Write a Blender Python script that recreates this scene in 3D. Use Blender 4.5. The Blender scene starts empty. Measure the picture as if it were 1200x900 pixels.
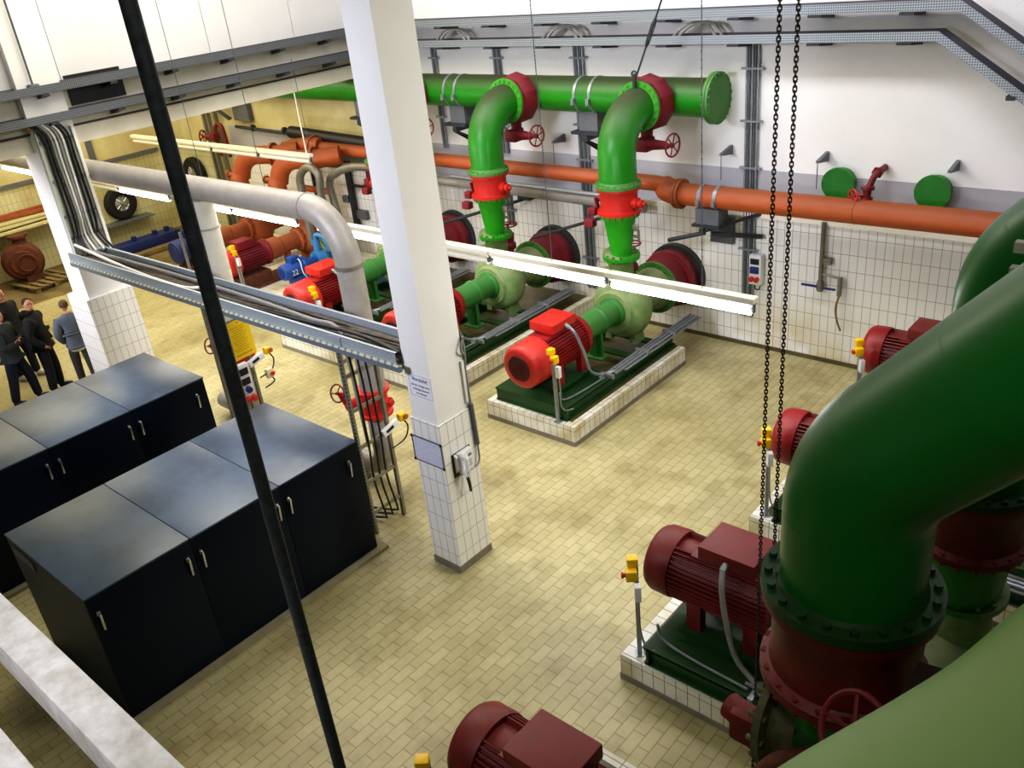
import bpy, bmesh, math, random
from mathutils import Vector, Matrix
random.seed(7)
C = bpy.context.scene.collection
PI = math.pi
V = Vector

# ------------------------------------------------------------------ materials
def lin(h):
    h = h.lstrip('#'); out = []
    for i in (0, 2, 4):
        c = int(h[i:i+2], 16) / 255
        out.append(c/12.92 if c <= .04045 else ((c+.055)/1.055)**2.4)
    return (out[0], out[1], out[2], 1)
def _base(name):
    m = bpy.data.materials.new(name); m.use_nodes = True
    nt = m.node_tree; return m, nt, nt.nodes['Principled BSDF']
def mat(name, col, rough=.5, metal=0, col2=None, scale=3, amt=.5, bump=0, dust=None, spec=.5, coat=0):
    m, nt, b = _base(name)
    b.inputs['Base Color'].default_value = lin(col)
    b.inputs['Roughness'].default_value = rough
    b.inputs['Metallic'].default_value = metal
    b.inputs['Specular IOR Level'].default_value = spec
    if coat: b.inputs['Coat Weight'].default_value = coat; b.inputs['Coat Roughness'].default_value = .25
    src = None
    if col2:
        tc = nt.nodes.new('ShaderNodeTexCoord'); n = nt.nodes.new('ShaderNodeTexNoise')
        n.inputs['Scale'].default_value = scale; n.inputs['Detail'].default_value = 6; n.inputs['Roughness'].default_value = .65
        nt.links.new(tc.outputs['Object'], n.inputs['Vector'])
        r = nt.nodes.new('ShaderNodeValToRGB'); r.color_ramp.elements[0].position = .5 - .25*(1.3-amt); r.color_ramp.elements[1].position = .5 + .25*(1.3-amt)*1.2
        r.color_ramp.elements[0].color = lin(col); r.color_ramp.elements[1].color = lin(col2)
        nt.links.new(n.outputs['Fac'], r.inputs['Fac']); src = r.outputs['Color']
        if bump:
            bp = nt.nodes.new('ShaderNodeBump'); bp.inputs['Strength'].default_value = bump; bp.inputs['Distance'].default_value = .01
            nt.links.new(n.outputs['Fac'], bp.inputs['Height']); nt.links.new(bp.outputs['Normal'], b.inputs['Normal'])
    if dust:      # dust settled on upward-facing surfaces
        g = nt.nodes.new('ShaderNodeNewGeometry'); s = nt.nodes.new('ShaderNodeSeparateXYZ')
        nt.links.new(g.outputs['Normal'], s.inputs[0])
        mr = nt.nodes.new('ShaderNodeMapRange'); mr.inputs['From Min'].default_value = .05; mr.inputs['From Max'].default_value = .85
        mr.inputs['To Max'].default_value = dust[1]
        nt.links.new(s.outputs['Z'], mr.inputs['Value'])
        mx = nt.nodes.new('ShaderNodeMix'); mx.data_type = 'RGBA'
        nt.links.new(mr.outputs[0], mx.inputs['Factor'])
        if src: nt.links.new(src, mx.inputs[6])
        else: mx.inputs[6].default_value = lin(col)
        mx.inputs[7].default_value = lin(dust[0]); src = mx.outputs[2]
        mr2 = nt.nodes.new('ShaderNodeMapRange'); mr2.inputs['To Min'].default_value = rough; mr2.inputs['To Max'].default_value = rough + (.85-rough)*min(1, dust[1])*.6
        nt.links.new(mr.outputs[0], mr2.inputs['Value']); nt.links.new(mr2.outputs[0], b.inputs['Roughness'])
    if src: nt.links.new(src, b.inputs['Base Color'])
    return m
def tile(name, col, grout, w=.127, h=.26, mort=.006, offset=0, col2=None, rough=.25, stain=None, floor=False, noise=.0):
    """tiles laid on whatever face direction: u,v picked from the object-space normal"""
    m, nt, b = _base(name); N = nt.nodes.new; L = nt.links.new
    tc = N('ShaderNodeTexCoord'); sp = N('ShaderNodeSeparateXYZ'); L(tc.outputs['Object'], sp.inputs[0])
    sn = N('ShaderNodeSeparateXYZ'); L(tc.outputs['Normal'], sn.inputs[0])
    def absgt(o):
        a = N('ShaderNodeMath'); a.operation = 'ABSOLUTE'; L(o, a.inputs[0])
        g = N('ShaderNodeMath'); g.operation = 'GREATER_THAN'; g.inputs[1].default_value = .6; L(a.outputs[0], g.inputs[0]); return g.outputs[0]
    def mixf(f, a, c):
        x = N('ShaderNodeMix'); L(f, x.inputs[0]); L(a, x.inputs[2]); L(c, x.inputs[3]); return x.outputs[0]
    cb = N('ShaderNodeCombineXYZ')
    if floor:
        L(sp.outputs['Y'], cb.inputs[0]); L(sp.outputs['X'], cb.inputs[1])
    else:
        L(mixf(absgt(sn.outputs['X']), sp.outputs['X'], sp.outputs['Y']), cb.inputs[0])
        L(mixf(absgt(sn.outputs['Z']), sp.outputs['Z'], sp.outputs['Y']), cb.inputs[1])
    br = N('ShaderNodeTexBrick'); L(cb.outputs[0], br.inputs['Vector'])
    br.offset = offset; br.squash = 1; br.inputs['Scale'].default_value = 1
    br.inputs['Brick Width'].default_value = w; br.inputs['Row Height'].default_value = h
    br.inputs['Mortar Size'].default_value = mort; br.inputs['Mortar Smooth'].default_value = .2; br.inputs['Bias'].default_value = -.2
    br.inputs['Color1'].default_value = lin(col); br.inputs['Color2'].default_value = lin(col2 or col); br.inputs['Mortar'].default_value = lin(grout)
    src = br.outputs['Color']
    def overlay(colr, scale, lo, hi, fac, zlim=None):
        nonlocal src
        n = N('ShaderNodeTexNoise'); n.inputs['Scale'].default_value = scale; n.inputs['Detail'].default_value = 5
        L(tc.outputs['Object'], n.inputs['Vector'])
        r = N('ShaderNodeMapRange'); r.inputs['From Min'].default_value = lo; r.inputs['From Max'].default_value = hi; r.inputs['To Max'].default_value = fac
        L(n.outputs['Fac'], r.inputs['Value']); f = r.outputs[0]
        if zlim:
            z = N('ShaderNodeMapRange'); z.inputs['From Min'].default_value = zlim[1]; z.inputs['From Max'].default_value = zlim[0]
            L(sp.outputs['Z'], z.inputs['Value']); mm = N('ShaderNodeMath'); mm.operation = 'MULTIPLY'; L(f, mm.inputs[0]); L(z.outputs[0], mm.inputs[1]); f = mm.outputs[0]
        x = N('ShaderNodeMix'); x.data_type = 'RGBA'; x.blend_type = 'MULTIPLY'; L(f, x.inputs[0]); L(src, x.inputs[6]); x.inputs[7].default_value = lin(colr); src = x.outputs[2]
    for s in (stain or []): overlay(*s)
    L(src, b.inputs['Base Color']); b.inputs['Roughness'].default_value = rough
    bp = N('ShaderNodeBump'); bp.inputs['Strength'].default_value = .3; bp.inputs['Distance'].default_value = .004; bp.invert = True
    L(br.outputs['Fac'], bp.inputs['Height']); L(bp.outputs['Normal'], b.inputs['Normal'])
    return m
def perf(name, col, hole, sx=.03, sz=.03, rad=.28, metal=.6, rough=.45):
    """galvanised sheet with rows of punched slots (axis picked from the normal)"""
    m, nt, b = _base(name); N = nt.nodes.new; L = nt.links.new
    tc = N('ShaderNodeTexCoord'); sp = N('ShaderNodeSeparateXYZ'); L(tc.outputs['Object'], sp.inputs[0])
    def cell(o, s):
        d = N('ShaderNodeMath'); d.operation = 'DIVIDE'; d.inputs[1].default_value = s; L(o, d.inputs[0])
        f = N('ShaderNodeMath'); f.operation = 'FRACT'; L(d.outputs[0], f.inputs[0])
        q = N('ShaderNodeMath'); q.operation = 'SUBTRACT'; q.inputs[1].default_value = .5; L(f.outputs[0], q.inputs[0])
        a = N('ShaderNodeMath'); a.operation = 'ABSOLUTE'; L(q.outputs[0], a.inputs[0])
        l = N('ShaderNodeMath'); l.operation = 'LESS_THAN'; l.inputs[1].default_value = rad; L(a.outputs[0], l.inputs[0]); return l.outputs[0]
    ad = N('ShaderNodeMath'); ad.operation = 'ADD'; L(sp.outputs['X'], ad.inputs[0]); L(sp.outputs['Y'], ad.inputs[1])
    mu = N('ShaderNodeMath'); mu.operation = 'MULTIPLY'; L(cell(ad.outputs[0], sx), mu.inputs[0]); L(cell(sp.outputs['Z'], sz), mu.inputs[1])
    x = N('ShaderNodeMix'); x.data_type = 'RGBA'; L(mu.outputs[0], x.inputs[0]); x.inputs[6].default_value = lin(col); x.inputs[7].default_value = lin(hole)
    L(x.outputs[2], b.inputs['Base Color']); b.inputs['Metallic'].default_value = metal; b.inputs['Roughness'].default_value = rough
    return m
def emit(name, col, s):
    m, nt, b = _base(name); b.inputs['Base Color'].default_value = lin(col)
    b.inputs['Emission Color'].default_value = lin(col); b.inputs['Emission Strength'].default_value = s; return m

M = {}
M['white_wall'] = mat('white_paint', '#efeeec', .7, col2='#e4e3df', scale=.8, amt=.3)
M['panel'] = mat('wall_panel_paint', '#dedede', .6, col2='#d2d2d3', scale=.7, amt=.3)
M['grey_band'] = mat('grey_wall_band', '#b4b5bc', .7, col2='#a5a5a8', scale=1.2)  # grey tone of the strip between tile cap and white wall
M['cream_wall'] = mat('stained_cream_paint', '#d9d1a2', .7, col2='#bfae76', scale=1.1, amt=.6)
M['ceiling'] = mat('ceiling_paint', '#e6e6e2', .8)
M['concrete'] = mat('worn_concrete', '#c9c7c0', .8, col2='#a19d92', scale=6, amt=.5, bump=.15)
M['rail'] = mat('smeared_white_paint', '#ebeae8', .6, col2='#b9b2a6', scale=7, amt=.6)
M['floor'] = tile('floor_clinker', '#c1b98d', '#938a62', .2535, .1225, .005, .5, '#b4ab7f', .42,
    [('#b5a878', .55, .45, .75, .6), ('#a89c74', 1.9, .5, .8, .6), ('#d8d2b8', 14, .3, .8, .3)], True)
M['floor_dirty'] = tile('dirty_floor', '#8a7a50', '#5f5235', .2535, .1225, .006, .5, '#7c6c45', .6, [('#6a5a3a', 1.3, .4, .7, .8)], True)
M['tile'] = tile('wall_tile', '#f1f1ef', '#a3a19a', mort=.0045, stain=[('#cbb45c', 1.1, .42, .62, .75, (.0, 1.0)), ('#e8e4c8', .5, .4, .7, .5)])
M['tile_left'] = tile('cream_wall_tile', '#dcd9b0', '#a39e78', mort=.0045, stain=[('#b8a96c', .8, .4, .7, .6)])
M['tile_col'] = tile('pillar_tile', '#efeeeb', '#a6a49c', w=.115, h=.245, mort=.004)
M['tile_plinth'] = tile('plinth_tile', '#ecebe0', '#98927e', w=.122, h=.24, mort=.005, stain=[('#c9b981', 2.5, .45, .7, .7), ('#e3dcc0', .8, .4, .7, .6)])
M['skirt'] = mat('grey_skirting', '#8d887a', .6, col2='#77715f', scale=5)
M['dark_floor'] = mat('dark_concrete', '#3e3822', .35, col2='#6b6238', scale=3, amt=.6)  # dark mottled tone for plinth tops and the far baseboard
M['green'] = mat('green_paint', '#278c1e', .33, col2='#1f7a18', scale=2, dust=('#37391f', .92), spec=.5)
M['green_rim'] = mat('green_rim_paint', '#3fa02c', .4, col2='#4f9a34', scale=12)
M['green_disc'] = mat('green_disc_paint', '#1f7a22', .45, col2='#1a6c1e', scale=6)
M['green_dusty'] = mat('dusty_green_paint', '#5c8a42', .55, col2='#8f9a6a', scale=7, amt=.7, dust=('#9a9f78', .6))
M['green_cone'] = mat('bright_green_paint', '#28a31b', .35, col2='#209016', scale=3)
M['green_dark'] = mat('dark_green_paint', '#0f4a1a', .45, col2='#163f16', scale=4, dust=('#2c3f24', .4))
M['green_shaft'] = mat('mid_green_paint', '#2f7a2c', .42, col2='#3f7a3a', scale=5, dust=('#5a8a54', .4))
M['green_flange'] = mat('green_flange_paint', '#3a7d33', .5, col2='#56843f', scale=12, amt=.6, dust=('#5c8a44', .5))
M['green_big'] = mat('glossy_green_paint', '#0f7c2c', .33, col2='#0b6a22', scale=1.2, dust=('#47633a', .5), spec=.5)
M['gallery_dark'] = mat('dark_gallery_wall', '#4a4b48', .8, col2='#3e3f3c', scale=1)  # unseen walls kept dark to hold down bounced light
M['green_light'] = mat('top_lit_green_paint', '#5f9440', .5, col2='#4f8f34', scale=2, dust=('#98a878', .75))  # top paled to carry the near lamp's brightness in its colour
M['red'] = mat('signal_red_paint', '#c82a20', .4, col2='#b3241c', scale=4, spec=.5)
M['red_motor'] = mat('motor_red_paint', '#98191b', .45, col2='#7e1416', scale=5)
M['red_dark'] = mat('wine_red_paint', '#85182a', .5, col2='#6e141e', scale=5, dust=('#6e2c30', .5))
M['red_hood'] = mat('fan_hood_red', '#cc352c', .42, col2='#bb2c26', scale=5)
M['red_grime'] = mat('grimy_red_paint', '#7a1a18', .5, col2='#5a1614', scale=6, amt=.6, dust=('#7a3028', .4))  # mottled dirty red, base also darkened for the dim right row
M['grille'] = mat('fan_grille', '#5e1f22', .7, col2='#45181a', scale=60)
M['orange'] = mat('orange_paint', '#bd602e', .5, col2='#ab5326', scale=2, dust=('#8a4a26', .8))
M['orange_pump'] = mat('rusty_orange_paint', '#a8562c', .6, col2='#8a4424', scale=5, amt=.6, dust=('#a06a44', .4))
M['rust'] = mat('rusted_cast_iron', '#6b3a26', .85, col2='#4a2a1e', scale=9, amt=.7, bump=.3)
M['blue'] = mat('blue_paint', '#1b4f9c', .45, col2='#174488', scale=5)
M['blue_dark'] = mat('dark_blue_paint', '#1c2f73', .5, col2='#17265c', scale=5)
M['blue_light'] = mat('pale_blue_paint', '#3f86b8', .5, col2='#2f6c9c', scale=5)
M['lag'] = mat('grey_pipe_lagging', '#a8a39c', .5, metal=.15, col2='#969088', scale=5, amt=.5)
M['lag_white'] = mat('white_pipe_lagging', '#cfccbe', .5, col2='#bfbbab', scale=4)
M['galv'] = mat('galvanised_steel', '#a4a9ac', .4, metal=.55, col2='#8d9296', scale=14)
M['galv_dark'] = mat('dull_galvanised_steel', '#6c7378', .5, metal=.5, col2='#5c6267', scale=12)
M['steel_pipe'] = mat('bare_steel_pipe', '#8f8d80', .45, metal=.5, col2='#7b7768', scale=9)
M['tray'] = perf('punched_tray', '#a9b0b4', '#5c6266')
M['tray_grey'] = perf('punched_tray_dull', '#7c8084', '#45484c')
M['tray_blue'] = perf('punched_tray_front', '#b0b9be', '#7c888f', .03, .028, metal=.3)
M['tray_dark'] = mat('tray_inside', '#55545c', .6)
M['cable_grey'] = mat('cable_bundle', '#6e655a', .7, col2='#4c463f', scale=9, amt=.7)
M['black'] = mat('black_rubber', '#17181a', .5)
M['black_cable'] = mat('ribbed_black_rubber', '#26292e', .55, col2='#43474e', scale=40)
M['grey_cable'] = mat('grey_cable', '#8b8a86', .5)
M['white_cable'] = mat('white_cable', '#d9d9d4', .5)
M['chain'] = mat('chain_steel', '#2b2622', .45, metal=.5, col2='#4a3d33', scale=50)
M['navy'] = mat('shaded_navy_paint', '#061224', .38, col2='#050f1e', scale=2, spec=.2)  # door navy darkened further, the shade on that face is in the colour
M['navy_end'] = mat('lit_navy_paint', '#2c3d48', .5, col2='#26353f', scale=2)  # same cabinet navy made lighter for the end that catches light
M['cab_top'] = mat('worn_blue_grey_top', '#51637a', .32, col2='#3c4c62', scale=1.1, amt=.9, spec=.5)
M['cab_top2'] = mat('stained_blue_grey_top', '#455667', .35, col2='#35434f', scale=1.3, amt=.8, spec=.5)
M['dark_steel'] = mat('black_painted_steel', '#2e3134', .5, col2='#3a3d40', scale=6)
M['plate_grey'] = mat('grey_steel_plate', '#6a6d72', .5, col2='#5c5f63', scale=5)
M['chrome'] = mat('chrome', '#c9ccd0', .25, metal=.9)
M['yellow'] = mat('yellow_plastic', '#f2c20c', .4)
M['sign_yellow'] = mat('yellow_sign', '#eecb12', .5)
M['white_plastic'] = mat('white_plastic', '#e4e5e4', .4)
M['paper'] = mat('paper', '#e9e9f2', .7)
M['print'] = mat('print_ink', '#4a4c58', .7)
M['paper_blue'] = mat('printed_sheet', '#d5d7ea', .6, col2='#bfc2da', scale=30)
M['lamp_white'] = mat('enamelled_lamp_housing', '#e9e4cf', .4)
M['tube'] = emit('lit_tube', '#fdfcff', 26)
M['tube_off'] = mat('unlit_tube', '#dcd9c8', .3)
M['wood'] = mat('pallet_wood', '#8d7a52', .8, col2='#6b5a3a', scale=8, amt=.7)
M['board'] = mat('pale_board', '#cfc79a', .8, col2='#b8ae7c', scale=4)
M['tyre'] = mat('tyre_rubber', '#1a1a1a', .75)
M['skin'] = mat('skin', '#c58f74', .55)
M['hair'] = mat('dark_hair', '#231a15', .7)
M['hair_light'] = mat('brown_hair', '#5a4230', .7)
M['cloth_black'] = mat('black_cloth', '#0f1114', .85, col2='#16181c', scale=12)
M['cloth_dark'] = mat('charcoal_cloth', '#22292c', .85, col2='#2b3336', scale=12)
M['cloth_blue'] = mat('grey_blue_knit', '#66707f', .9, col2='#566070', scale=20)
M['cloth_white'] = mat('pale_cloth', '#d5d6d6', .85)
M['trouser_navy'] = mat('navy_trousers', '#10152a', .85)
M['trouser_grey'] = mat('grey_trousers', '#3e3f40', .85)
M['shoe'] = mat('dark_shoe', '#15161c', .6)
M['shoe_pale'] = mat('pale_shoe', '#c9c2b0', .6)

# ------------------------------------------------------------------ mesh building
def frame(d):
    d = V(d).normalized(); a = V((0, 0, 1)) if abs(d.z) < .95 else V((1, 0, 0))
    u = d.cross(a).normalized(); return u, u.cross(d).normalized() * -1
class MB:
    def __init__(s): s.bm = bmesh.new(); s.mi = 0
    def face(s, vs):
        try:
            f = s.bm.faces.new(vs); f.material_index = s.mi; return f
        except ValueError: return None
    def box(s, c, d, rot=None, bev=0):
        x, y, z = [k/2 for k in d]; c = V(c)
        co = [V((sx*x, sy*y, sz*z)) for sz in (-1, 1) for sy in (-1, 1) for sx in (-1, 1)]
        if rot: co = [rot @ p for p in co]
        v = [s.bm.verts.new(c + p) for p in co]
        fs = [s.face([v[i] for i in q]) for q in ((0, 2, 3, 1), (4, 5, 7, 6), (0, 1, 5, 4), (2, 6, 7, 3), (0, 4, 6, 2), (1, 3, 7, 5))]
        if bev:
            es = list({e for f in fs for e in f.edges})
            bmesh.ops.bevel(s.bm, geom=es, offset=bev, segments=2, affect='EDGES', profile=.6, material=-1)
        return s
    def b2(s, x0, x1, y0, y1, z0, z1, bev=0):
        return s.box(((x0+x1)/2, (y0+y1)/2, (z0+z1)/2), (abs(x1-x0), abs(y1-y0), abs(z1-z0)), None, bev)
    def ring(s, c, u, w, r, n, ph=0):
        return [s.bm.verts.new(c + u*(r*math.cos(ph+2*PI*i/n)) + w*(r*math.sin(ph+2*PI*i/n))) for i in range(n)]
    def bridge(s, a, b):
        n = len(a)
        for i in range(n): s.face([a[i], a[(i+1) % n], b[(i+1) % n], b[i]])
    def lathe(s, p, d, prof, n=24, ph=0, caps=True):
        p = V(p); d = V(d).normalized(); u, w = frame(d); prev = None; first = None
        for t, r in prof:
            cur = s.ring(p + d*t, u, w, max(r, 1e-4), n, ph)
            if prev: s.bridge(prev, cur)
            else: first = cur
            prev = cur
        if caps: s.face(first[::-1]); s.face(prev)
        return s
    def cyl(s, a, b, r, r2=None, n=16):
        a = V(a); b = V(b); return s.lathe(a, b-a, [(0, r), ((b-a).length, r if r2 is None else r2)], n)
    def tube(s, pts, r, n=12, closed=False, caps=True):
        pts = [V(p) for p in pts]; N = len(pts); rr = r if isinstance(r, (list, tuple)) else [r]*N
        tan = []
        for i in range(N):
            if closed: t = pts[(i+1) % N] - pts[i-1]
            else: t = pts[min(i+1, N-1)] - pts[max(i-1, 0)]
            tan.append(t.normalized())
        u, w = frame(tan[0]); rings = []
        for i in range(N):
            if i:
                ax = tan[i-1].cross(tan[i])
                if ax.length > 1e-7:
                    R = Matrix.Rotation(tan[i-1].angle(tan[i]), 3, ax.normalized()); u = R @ u; w = R @ w
            k = 1
            rings.append(s.ring(pts[i], u, w, rr[i]*k, n))
        for i in range(N-1): s.bridge(rings[i], rings[i+1])
        if closed: s.bridge(rings[-1], rings[0])
        elif caps: s.face(rings[0][::-1]); s.face(rings[-1])
        return s
    def torus(s, c, d, R, r, n=28, k=8):
        u, w = frame(d); c = V(c)
        return s.tube([c + u*R*math.cos(2*PI*i/n) + w*R*math.sin(2*PI*i/n) for i in range(n)], r, k, True)
    def bolts(s, c, d, R, n, r=.018, L=.06, ph=.1):
        u, w = frame(d); c = V(c); d = V(d).normalized()
        for i in range(n):
            a = ph + 2*PI*i/n; p = c + u*R*math.cos(a) + w*R*math.sin(a)
            s.lathe(p - d*L/2, d, [(0, r), (L, r)], 6)
        return s
    def prism(s, poly, axis, a, b):
        """polygon in the plane across axis, extruded from a to b; poly pairs are the two other coordinates in xyz order"""
        def P(q, t):
            if axis == 'x': return (t, q[0], q[1])
            if axis == 'y': return (q[0], t, q[1])
            return (q[0], q[1], t)
        A = [s.bm.verts.new(P(q, a)) for q in poly]; B = [s.bm.verts.new(P(q, b)) for q in poly]
        s.face(A[::-1]); s.face(B); s.bridge(A, B); return s
    def blob(s, c, rad, rot=None, sub=2):
        m = Matrix.Translation(V(c))
        if rot: m = m @ rot.to_4x4()
        m = m @ Matrix.Diagonal((rad[0], rad[1], rad[2], 1))
        r = bmesh.ops.create_icosphere(s.bm, subdivisions=sub, radius=1, matrix=m)
        for v in r['verts']:
            for f in v.link_faces: f.material_index = s.mi
        return s
def obj(name, mb, m, parent=None, smooth=35, **kw):
    me = bpy.data.meshes.new(name)
    bmesh.ops.recalc_face_normals(mb.bm, faces=mb.bm.faces)
    mb.bm.to_mesh(me); mb.bm.free()
    for q in (m if isinstance(m, (list, tuple)) else [m]): me.materials.append(M[q] if isinstance(q, str) else q)
    if smooth:
        me.polygons.foreach_set('use_smooth', [True]*len(me.polygons)); me.set_sharp_from_angle(angle=math.radians(smooth))
    o = bpy.data.objects.new(name, me); C.objects.link(o)
    if parent: o.parent = parent
    for k, v in kw.items(): o[k] = v
    return o
def thing(name, label, cat, loc=(0, 0, 0), rz=0, group=None):
    o = bpy.data.objects.new(name, None); C.objects.link(o); o.location = loc; o.rotation_euler = (0, 0, rz)
    o.empty_display_size = .1; o['label'] = label; o['category'] = cat
    if group: o['group'] = group
    return o
def tag(o, label, cat, group=None):
    o['label'] = label; o['category'] = cat
    if group: o['group'] = group
    return o
def struct(name, mb, m, smooth=35, parent=None):
    o = obj(name, mb, m, parent, smooth)
    if not parent: o['kind'] = 'structure'
    return o
def dup(root, label, loc=None, rz=None, group=None):
    r = root.copy(); C.objects.link(r); r['label'] = label
    if loc is not None: r.location = loc
    if rz is not None: r.rotation_euler = (0, 0, rz)
    if group: r['group'] = group
    for ch in list(root.children):
        c = ch.copy(); C.objects.link(c); c.parent = r
        for g in list(ch.children):
            d = g.copy(); C.objects.link(d); d.parent = c
    return r
def arc(c, u, w, R, a0, a1, n=12):
    c = V(c); u = V(u); w = V(w)
    return [c + u*R*math.cos(a0+(a1-a0)*i/n) + w*R*math.sin(a0+(a1-a0)*i/n) for i in range(n+1)]
def wheel(mb, c, d, R, r=.012, spokes=6):
    c = V(c); u, w = frame(d); mb.torus(c, d, R, r, 28, 8)
    for i in range(spokes):
        a = 2*PI*i/spokes + .2; mb.cyl(c, c + (u*math.cos(a) + w*math.sin(a))*R, r*.7, n=6)
    mb.lathe(c - V(d).normalized()*.02, d, [(0, R*.18), (.04, R*.18)], 10)
def smooth_path(pts, k=8):
    """Catmull-Rom through the points"""
    P = [V(p) for p in pts]; P = [P[0]*2-P[1]] + P + [P[-1]*2-P[-2]]; out = []
    for i in range(1, len(P)-2):
        for j in range(k):
            t = j/k; a, b, c, d = P[i-1], P[i], P[i+1], P[i+2]
            out.append(.5*((2*b) + (c-a)*t + (2*a-5*b+4*c-d)*t*t + (3*b-a-3*c+d)*t**3))
    out.append(P[-2]); return out

# ------------------------------------------------------------------ camera
cam = bpy.data.cameras.new('camera'); co = bpy.data.objects.new('camera', cam); C.objects.link(co)
Rw = ((0.7560826546604066, 0.6466269782627195, -0.10105726250248792), (0.22855122854989798, -0.4055552511217726, -0.8850363123713558), (-0.6132726597933456, 0.6460638430297585, -0.4544206811750704))
co.matrix_world = Matrix(((Rw[0][0], -Rw[1][0], -Rw[2][0], 0), (Rw[0][1], -Rw[1][1], -Rw[2][1], 0), (Rw[0][2], -Rw[1][2], -Rw[2][2], 6.5), (0, 0, 0, 1)))
cam.sensor_width = 36; cam.lens = 36*1021.86/1200; cam.clip_start = .05; cam.clip_end = 100
bpy.context.scene.camera = co

# ------------------------------------------------------------------ the room
XL, XR, YN, YF, ZC = -24.0, 2.6, -2.6, 12.35, 9.0
struct('floor', MB().b2(XL, XR, YN, YF, -.3, 0), 'floor')
struct('floor_left', MB().prism([(XL+.01, YN), (-21.6, YN), (-21.4, 7.2), (-20.8, 9.0), (-20.4, 10.0), (-20.4, YF-.02), (XL+.01, YF-.02)], 'z', .0, .008), 'floor_dirty')
struct('wall_far', MB().b2(-14.6, XR, YF, YF+.3, 0, ZC), 'white_wall')
struct('wall_far_left', MB().b2(XL-.3, -14.6, YF, YF+.3, 0, 5.6), 'cream_wall')
struct('wall_left', MB().b2(XL-.3, XL, YN, YF, 0, 5.6), 'cream_wall')
struct('wall_right', MB().b2(XR, XR+.3, YN, YF, 0, ZC), 'gallery_dark')
struct('wall_near', MB().b2(XL, XR, YN-.3, YN, 0, ZC), 'gallery_dark')
struct('ceiling', MB().b2(-15.0, XR, YN, YF, ZC, ZC+.3), 'ceiling')
struct('ceiling_left', MB().b2(XL, -15.0, YN, YF, 5.3, 5.6), 'ceiling')
struct('trim_tile_far', MB().b2(-20.6, XR, YF-.02, YF-.001, 0, 2.24), 'tile')
struct('trim_tile_far_left', MB().b2(XL+.02, -20.6, YF-.02, YF-.001, 0, 2.24), 'tile_left')
struct('trim_tile_cap', MB().b2(XL+.02, XR, YF-.06, YF-.001, 2.24, 2.31), 'lamp_white')
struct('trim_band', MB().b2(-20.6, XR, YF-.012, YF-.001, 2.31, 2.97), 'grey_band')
struct('trim_tile_left', MB().b2(XL+.001, XL+.02, YN, YF-.02, 0, 2.24), 'tile_left')
struct('trim_rail_left', MB().b2(XL+.02, XL+.1, 2, 12.0, 2.2, 2.29), 'plate_grey')
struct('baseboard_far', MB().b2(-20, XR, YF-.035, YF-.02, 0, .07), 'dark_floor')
# high wall of precast panels standing on the beam between the two bays
for i, (a, b) in enumerate(((YN, 3.4), (3.4, 6.06), (6.06, 8.7), (8.7, 10.49), (10.49, YF-.01))):
    struct('wall_upper_%d' % (i+1), MB().b2(-15.0, -14.5, a+.006, b-.006, 5.08, ZC, ), 'panel')
struct('trim_beam', MB().b2(-15.0, -14.5, YN, YF-.01, 4.3, 5.08), mat('beam_paint', '#e6e2d0', .7, col2='#d3cdb4', scale=1.3))
struct('trim_opening_dark', MB().b2(-14.51, -14.47, 6.1, 7.0, 4.86, 5.3), 'black')  # black plate in place of a recess, its inner dark painted on
# pillars
def pillar(i, x0, x1, y0, y1, top, tz, e, m='white_wall'):
    o = struct('trim_pillar_%d' % i, MB().b2(x0, x1, y0, y1, 0, top), m)
    p = obj('tiled_base', MB().b2(x0-e, x1+e, y0-e, y1+e, .1, tz), 'tile_col', o)
    obj('skirting', MB().b2(x0-e-.006, x1+e+.006, y0-e-.006, y1+e+.006, 0, .1), 'skirt', o)
    return o
pillar(1, -6.57, -6.18, 5.3, 5.79, ZC, 1.97, .02)
pillar(2, -14.93, -14.36, 5.33, 5.97, ZC, 1.93, .08)
# concrete gallery beams in front
struct('trim_parapet', MB().b2(-14.5, XR, .545, .70, 3.80, 4.0, .008), 'rail')
struct('trim_parapet_lower', MB().b2(-14.5, XR, .0, .36, 3.80, 4.0, .008), 'rail')

# ------------------------------------------------------------------ dark blue cabinets
def cabinet(label, x0, x1, y0, y1, h):
    t = thing('enclosure_cabinet', label, 'cabinet', (x0, y0, 0), 0, 'dark blue equipment enclosures')
    W = x1-x0; L = y1-y0; n = 3; b = L/n
    obj('base_frame', MB().b2(-.07, W+.1, -.1, L+.1, 0, .05), mat('base_kerb', '#a09878', .7, col2='#8a8268', scale=5), t)
    obj('carcass', MB().b2(0, W-.02, 0, L, .05, h-.02), 'navy_end', t)
    for i in range(n):
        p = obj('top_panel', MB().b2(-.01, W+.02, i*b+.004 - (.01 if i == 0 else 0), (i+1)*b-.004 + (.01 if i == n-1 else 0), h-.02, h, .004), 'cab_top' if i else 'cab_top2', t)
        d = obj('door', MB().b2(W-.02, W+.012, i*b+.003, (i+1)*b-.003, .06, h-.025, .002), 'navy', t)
        for yy in (.07 if i == 0 else .0+.07, b-.08 if i < n-1 else b-.16):
            hd = MB(); y = i*b+yy; z = h-.3
            hd.box((W+.02, y, z+.09), (.02, .035, .05), None, .005).box((W+.045, y, z), (.018, .022, .2), Matrix.Rotation(.12, 3, 'Y'), .004).cyl((W+.01, y, z+.09), (W+.055, y, z+.09), .014, n=10)
            obj('handle', hd, 'chrome', d)
    obj('rating_plate', MB().b2(.12, .62, -.016, -.004, h-.2, h-.1), 'plate_grey', t, label='grey plate on the end wall')
    return t
cabinet('dark blue steel enclosure in the foreground, lever handles, beside the ladder rack', -9.12, -7.35, 1.80, 5.03, 1.57)
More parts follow.
